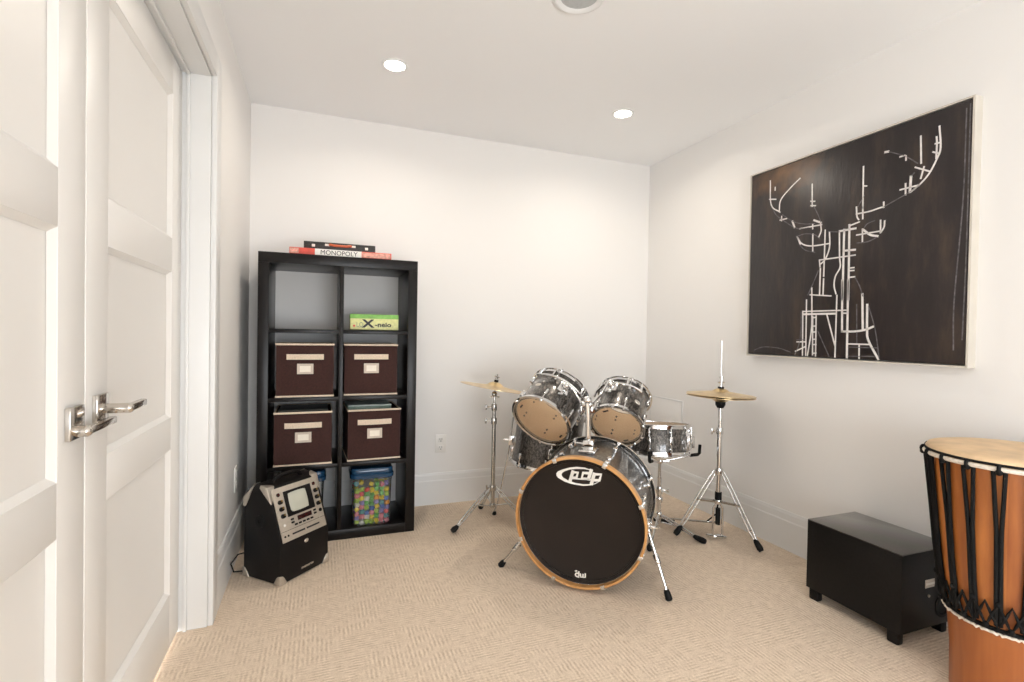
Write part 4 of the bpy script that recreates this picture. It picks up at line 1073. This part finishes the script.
# ------------------------------------------------------------------ djembe
JX, JY, JH = 1.985, .891, .774
dj = thing('djembe', 'tall wooden djembe hand drum with black rope lacing at the right edge', 'drum', loc(JX, JY, 0))
RT = .226
def jr(z):                                    # outer radius of the bowl
    P = [(0, .139), (.03, .137), (.133, .1385), (.22, .146), (.258, .151), (.289, .158), (.416, .1745), (.577, .190), (.70, .203), (JH, .209)]
    for (a, ra), (c, rc) in zip(P, P[1:]):
        if z <= c: return ra+(rc-ra)*(z-a)/(c-a)
    return P[-1][1]
MB().lathe([(jr(z)-.002, z) for z in [.262+.02*i for i in range(25)]]+[(.205, JH-.012), (.19, JH-.012)], 96).build('bowl', M['djembewood'], dj, angle=60)
MB().lathe([(0, .0), (.125, .0), (.137, .006)]+[(jr(z), z) for z in (.03, .08, .133, .18, .22, .245)]+[(.150, .262), (.10, .264)], 96).build('foot', M['djembefoot'], dj, angle=60)
b = MB(); sg = 96; prof = [(0, JH), (.12, JH+.001), (.190, JH-.001), (.2065, JH-.005), (.2125, JH-.014), (.2115, JH-.026)]
b.lathe(prof, sg).build('skin', M['goatskin'], dj, angle=60)
NK = 19
MB().ring(.2125, .0040, JH-.0185, 96, 8).build('rim_cord', M['rope'], dj)
for z, r_, mtl, nm in ((JH-.030, .2135, 'rimcloth', 'rim_ring'), (.270, .1545, 'rope', 'lower_ring')):
    MB().ring(r_, .0066, z, 96, 10).build(nm, M[mtl], dj)
b = MB()
for k in range(NK):
    a = 2*PI*(k+.35)/NK
    c = polar(.2150, a, JH-.028); tt = Vector((-math.sin(a), math.cos(a), 0)); rr = polar(1, a, 0)
    n = 12
    b.tube([c+rr*.0072*math.cos(2*PI*i/n)+Vector((0, 0, .0095*math.sin(2*PI*i/n))) for i in range(n)], .0050, 8, closed=True)
    b.ball(c+rr*.002+Vector((0, 0, -.010)), .0090)
    for s_ in (-1, 1):
        pts = []
        for i in range(9):
            u = i/8; z = (JH-.036)*(1-u)+.285*u; off = s_*max(.0048, .0125*(1-u*1.5))
            aa = a+off/jr(z)+(.0)*u
            pts.append(polar(max(jr(z)+.0055, .2125*(1-u*6)+jr(z)*u*6 if u < .16 else 0), aa, z))
        b.tube(pts, .0056, 8)
b.build('vertical_lacing', M['rope'], dj, angle=60)
b = MB()
for sgn, ph in ((1, 0), (-1, .5)):            # crossing diamonds above the lower ring
    n = NK*6
    pts = []
    for i in range(n):
        q = i/6+ph; w = abs((q % 1)*2-1); z = .276+.075*w
        pts.append(polar(jr(z)+.0085, 2*PI*(i/6+.35+ph*0)/NK, z))
    b.tube(pts, .0040, 8, closed=True)
for k in range(NK):
    a = 2*PI*(k+.35)/NK
    for da, z in ((0, .350), (.5, .279)):
        b.ball(polar(jr(z)+.009, a+2*PI*da/NK, z), .0080, sc=(1, 1, 1.2))
b.build('diamond_weave', M['rope'], dj, angle=60)
b = MB(); n = 150
b.tube([polar(.1555+.0025*math.sin(i*1.9), 2*PI*i/n, .259+.003*math.sin(i*2.7)) for i in range(n)], .0045, 8, closed=True)
b.build('pale_cord', M['rimcloth'], dj, angle=60)

# ------------------------------------------------------------------ the painting
PY0, PY1, PZ0, PZ1 = 2.186, 1.159, 1.009, 2.005
pt = thing('painting', 'dark framed painting of a deer head in white lines on right wall', 'painting', loc(R, PY0, PZ0))
PW, PH = PY0-PY1, PZ1-PZ0                     # local: -y runs left to right as seen
FT = .007
b = MB()
for lo, hi in (((-.046, -FT*1-PW, -FT), (0, -PW, PH+FT)), ((-.046, 0, -FT), (0, FT, PH+FT)), ((-.046, -PW, -FT), (0, 0, 0)), ((-.046, -PW, PH), (0, 0, PH+FT))): b.box(lo, hi)
b.build('frame', M['frame'], pt)
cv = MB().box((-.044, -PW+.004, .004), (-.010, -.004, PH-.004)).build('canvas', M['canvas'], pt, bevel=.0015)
for w, col, nm in ((2, 'chalk', 'white_lines'), (1, 'greyline', 'grey_lines')):
    b = MB()
    for k, pts in STROKES[:-3]:
        if (k >= 2) != (w == 2): continue
        b.stroke([(min(max(x, .008), PW-.008), min(max(z, .008), PH-.008)) for x, z in pts], {1: .0042, 2: .0062, 3: .0092}[k], 0, .0012, lambda x, z, h: (-.0442-h, -x, z), True)
    if w == 2: b.build(nm, M[col], cv, angle=20)
for k, pts in [q for q in STROKES if q[0] == 1]:
    MB().stroke([(min(max(x, .008), PW-.008), min(max(z, .008), PH-.008)) for x, z in pts], .004, 0, .0012, lambda x, z, h: (-.0442-h, -x, z), True).build('grey_line', M['greyline'], cv, angle=20)

# ------------------------------------------------------------------ light
w = bpy.data.worlds.new('daylight'); S.world = w; w.use_nodes = True
bg = w.node_tree.nodes['Background']; bg.inputs['Color'].default_value = (.90, .95, 1.0, 1); bg.inputs['Strength'].default_value = SKY
def lamp(name, kind, pos, power, col, **kw):
    l = bpy.data.lights.new(name, kind); l.energy = power; l.color = col
    for k, v in kw.items(): setattr(l, k, v)
    o = bpy.data.objects.new(name, l); COL.objects.link(o); o.location = pos; return o
for x, y in ((.316, 2.472), (1.602, 2.501), (.316, .30), (.9, -1.3)):  # last two lamps are unseen, added to light the near end
    lamp('recessed_lamp', 'AREA', (x, y, H-.008), POTW if y > 1 else POTW*.25, (1, .90, .775), shape='DISK', size=.10, spread=math.radians(158))
pg = lamp('window_portal', 'AREA', ((WX0+WX1)/2, YF-.05, (WZ0+WZ1)/2), 1, (1, 1, 1), shape='RECTANGLE', size=WX1-WX0, size_y=WZ1-WZ0)
pg.rotation_euler = (PI/2, 0, 0); pg.data.cycles.is_portal = True
pg = lamp('window_portal', 'AREA', (L-.16, (LY0+LY1)/2, (LZ0+LZ1)/2), 1, (1, 1, 1), shape='RECTANGLE', size=LY1-LY0, size_y=LZ1-LZ0)  # portal for the added left wall opening
pg.rotation_euler = (PI/2, 0, -PI/2); pg.data.cycles.is_portal = True
S.view_settings.view_transform = 'Standard'; S.view_settings.look = 'None'; S.view_settings.gamma = 1
S.view_settings.use_curve_mapping = False; S.view_settings.exposure = EXPO
S.cycles.max_bounces = 10; S.cycles.diffuse_bounces = 6; S.cycles.transparent_max_bounces = 12
S.cycles.caustics_reflective = False; S.cycles.sample_clamp_indirect = 6
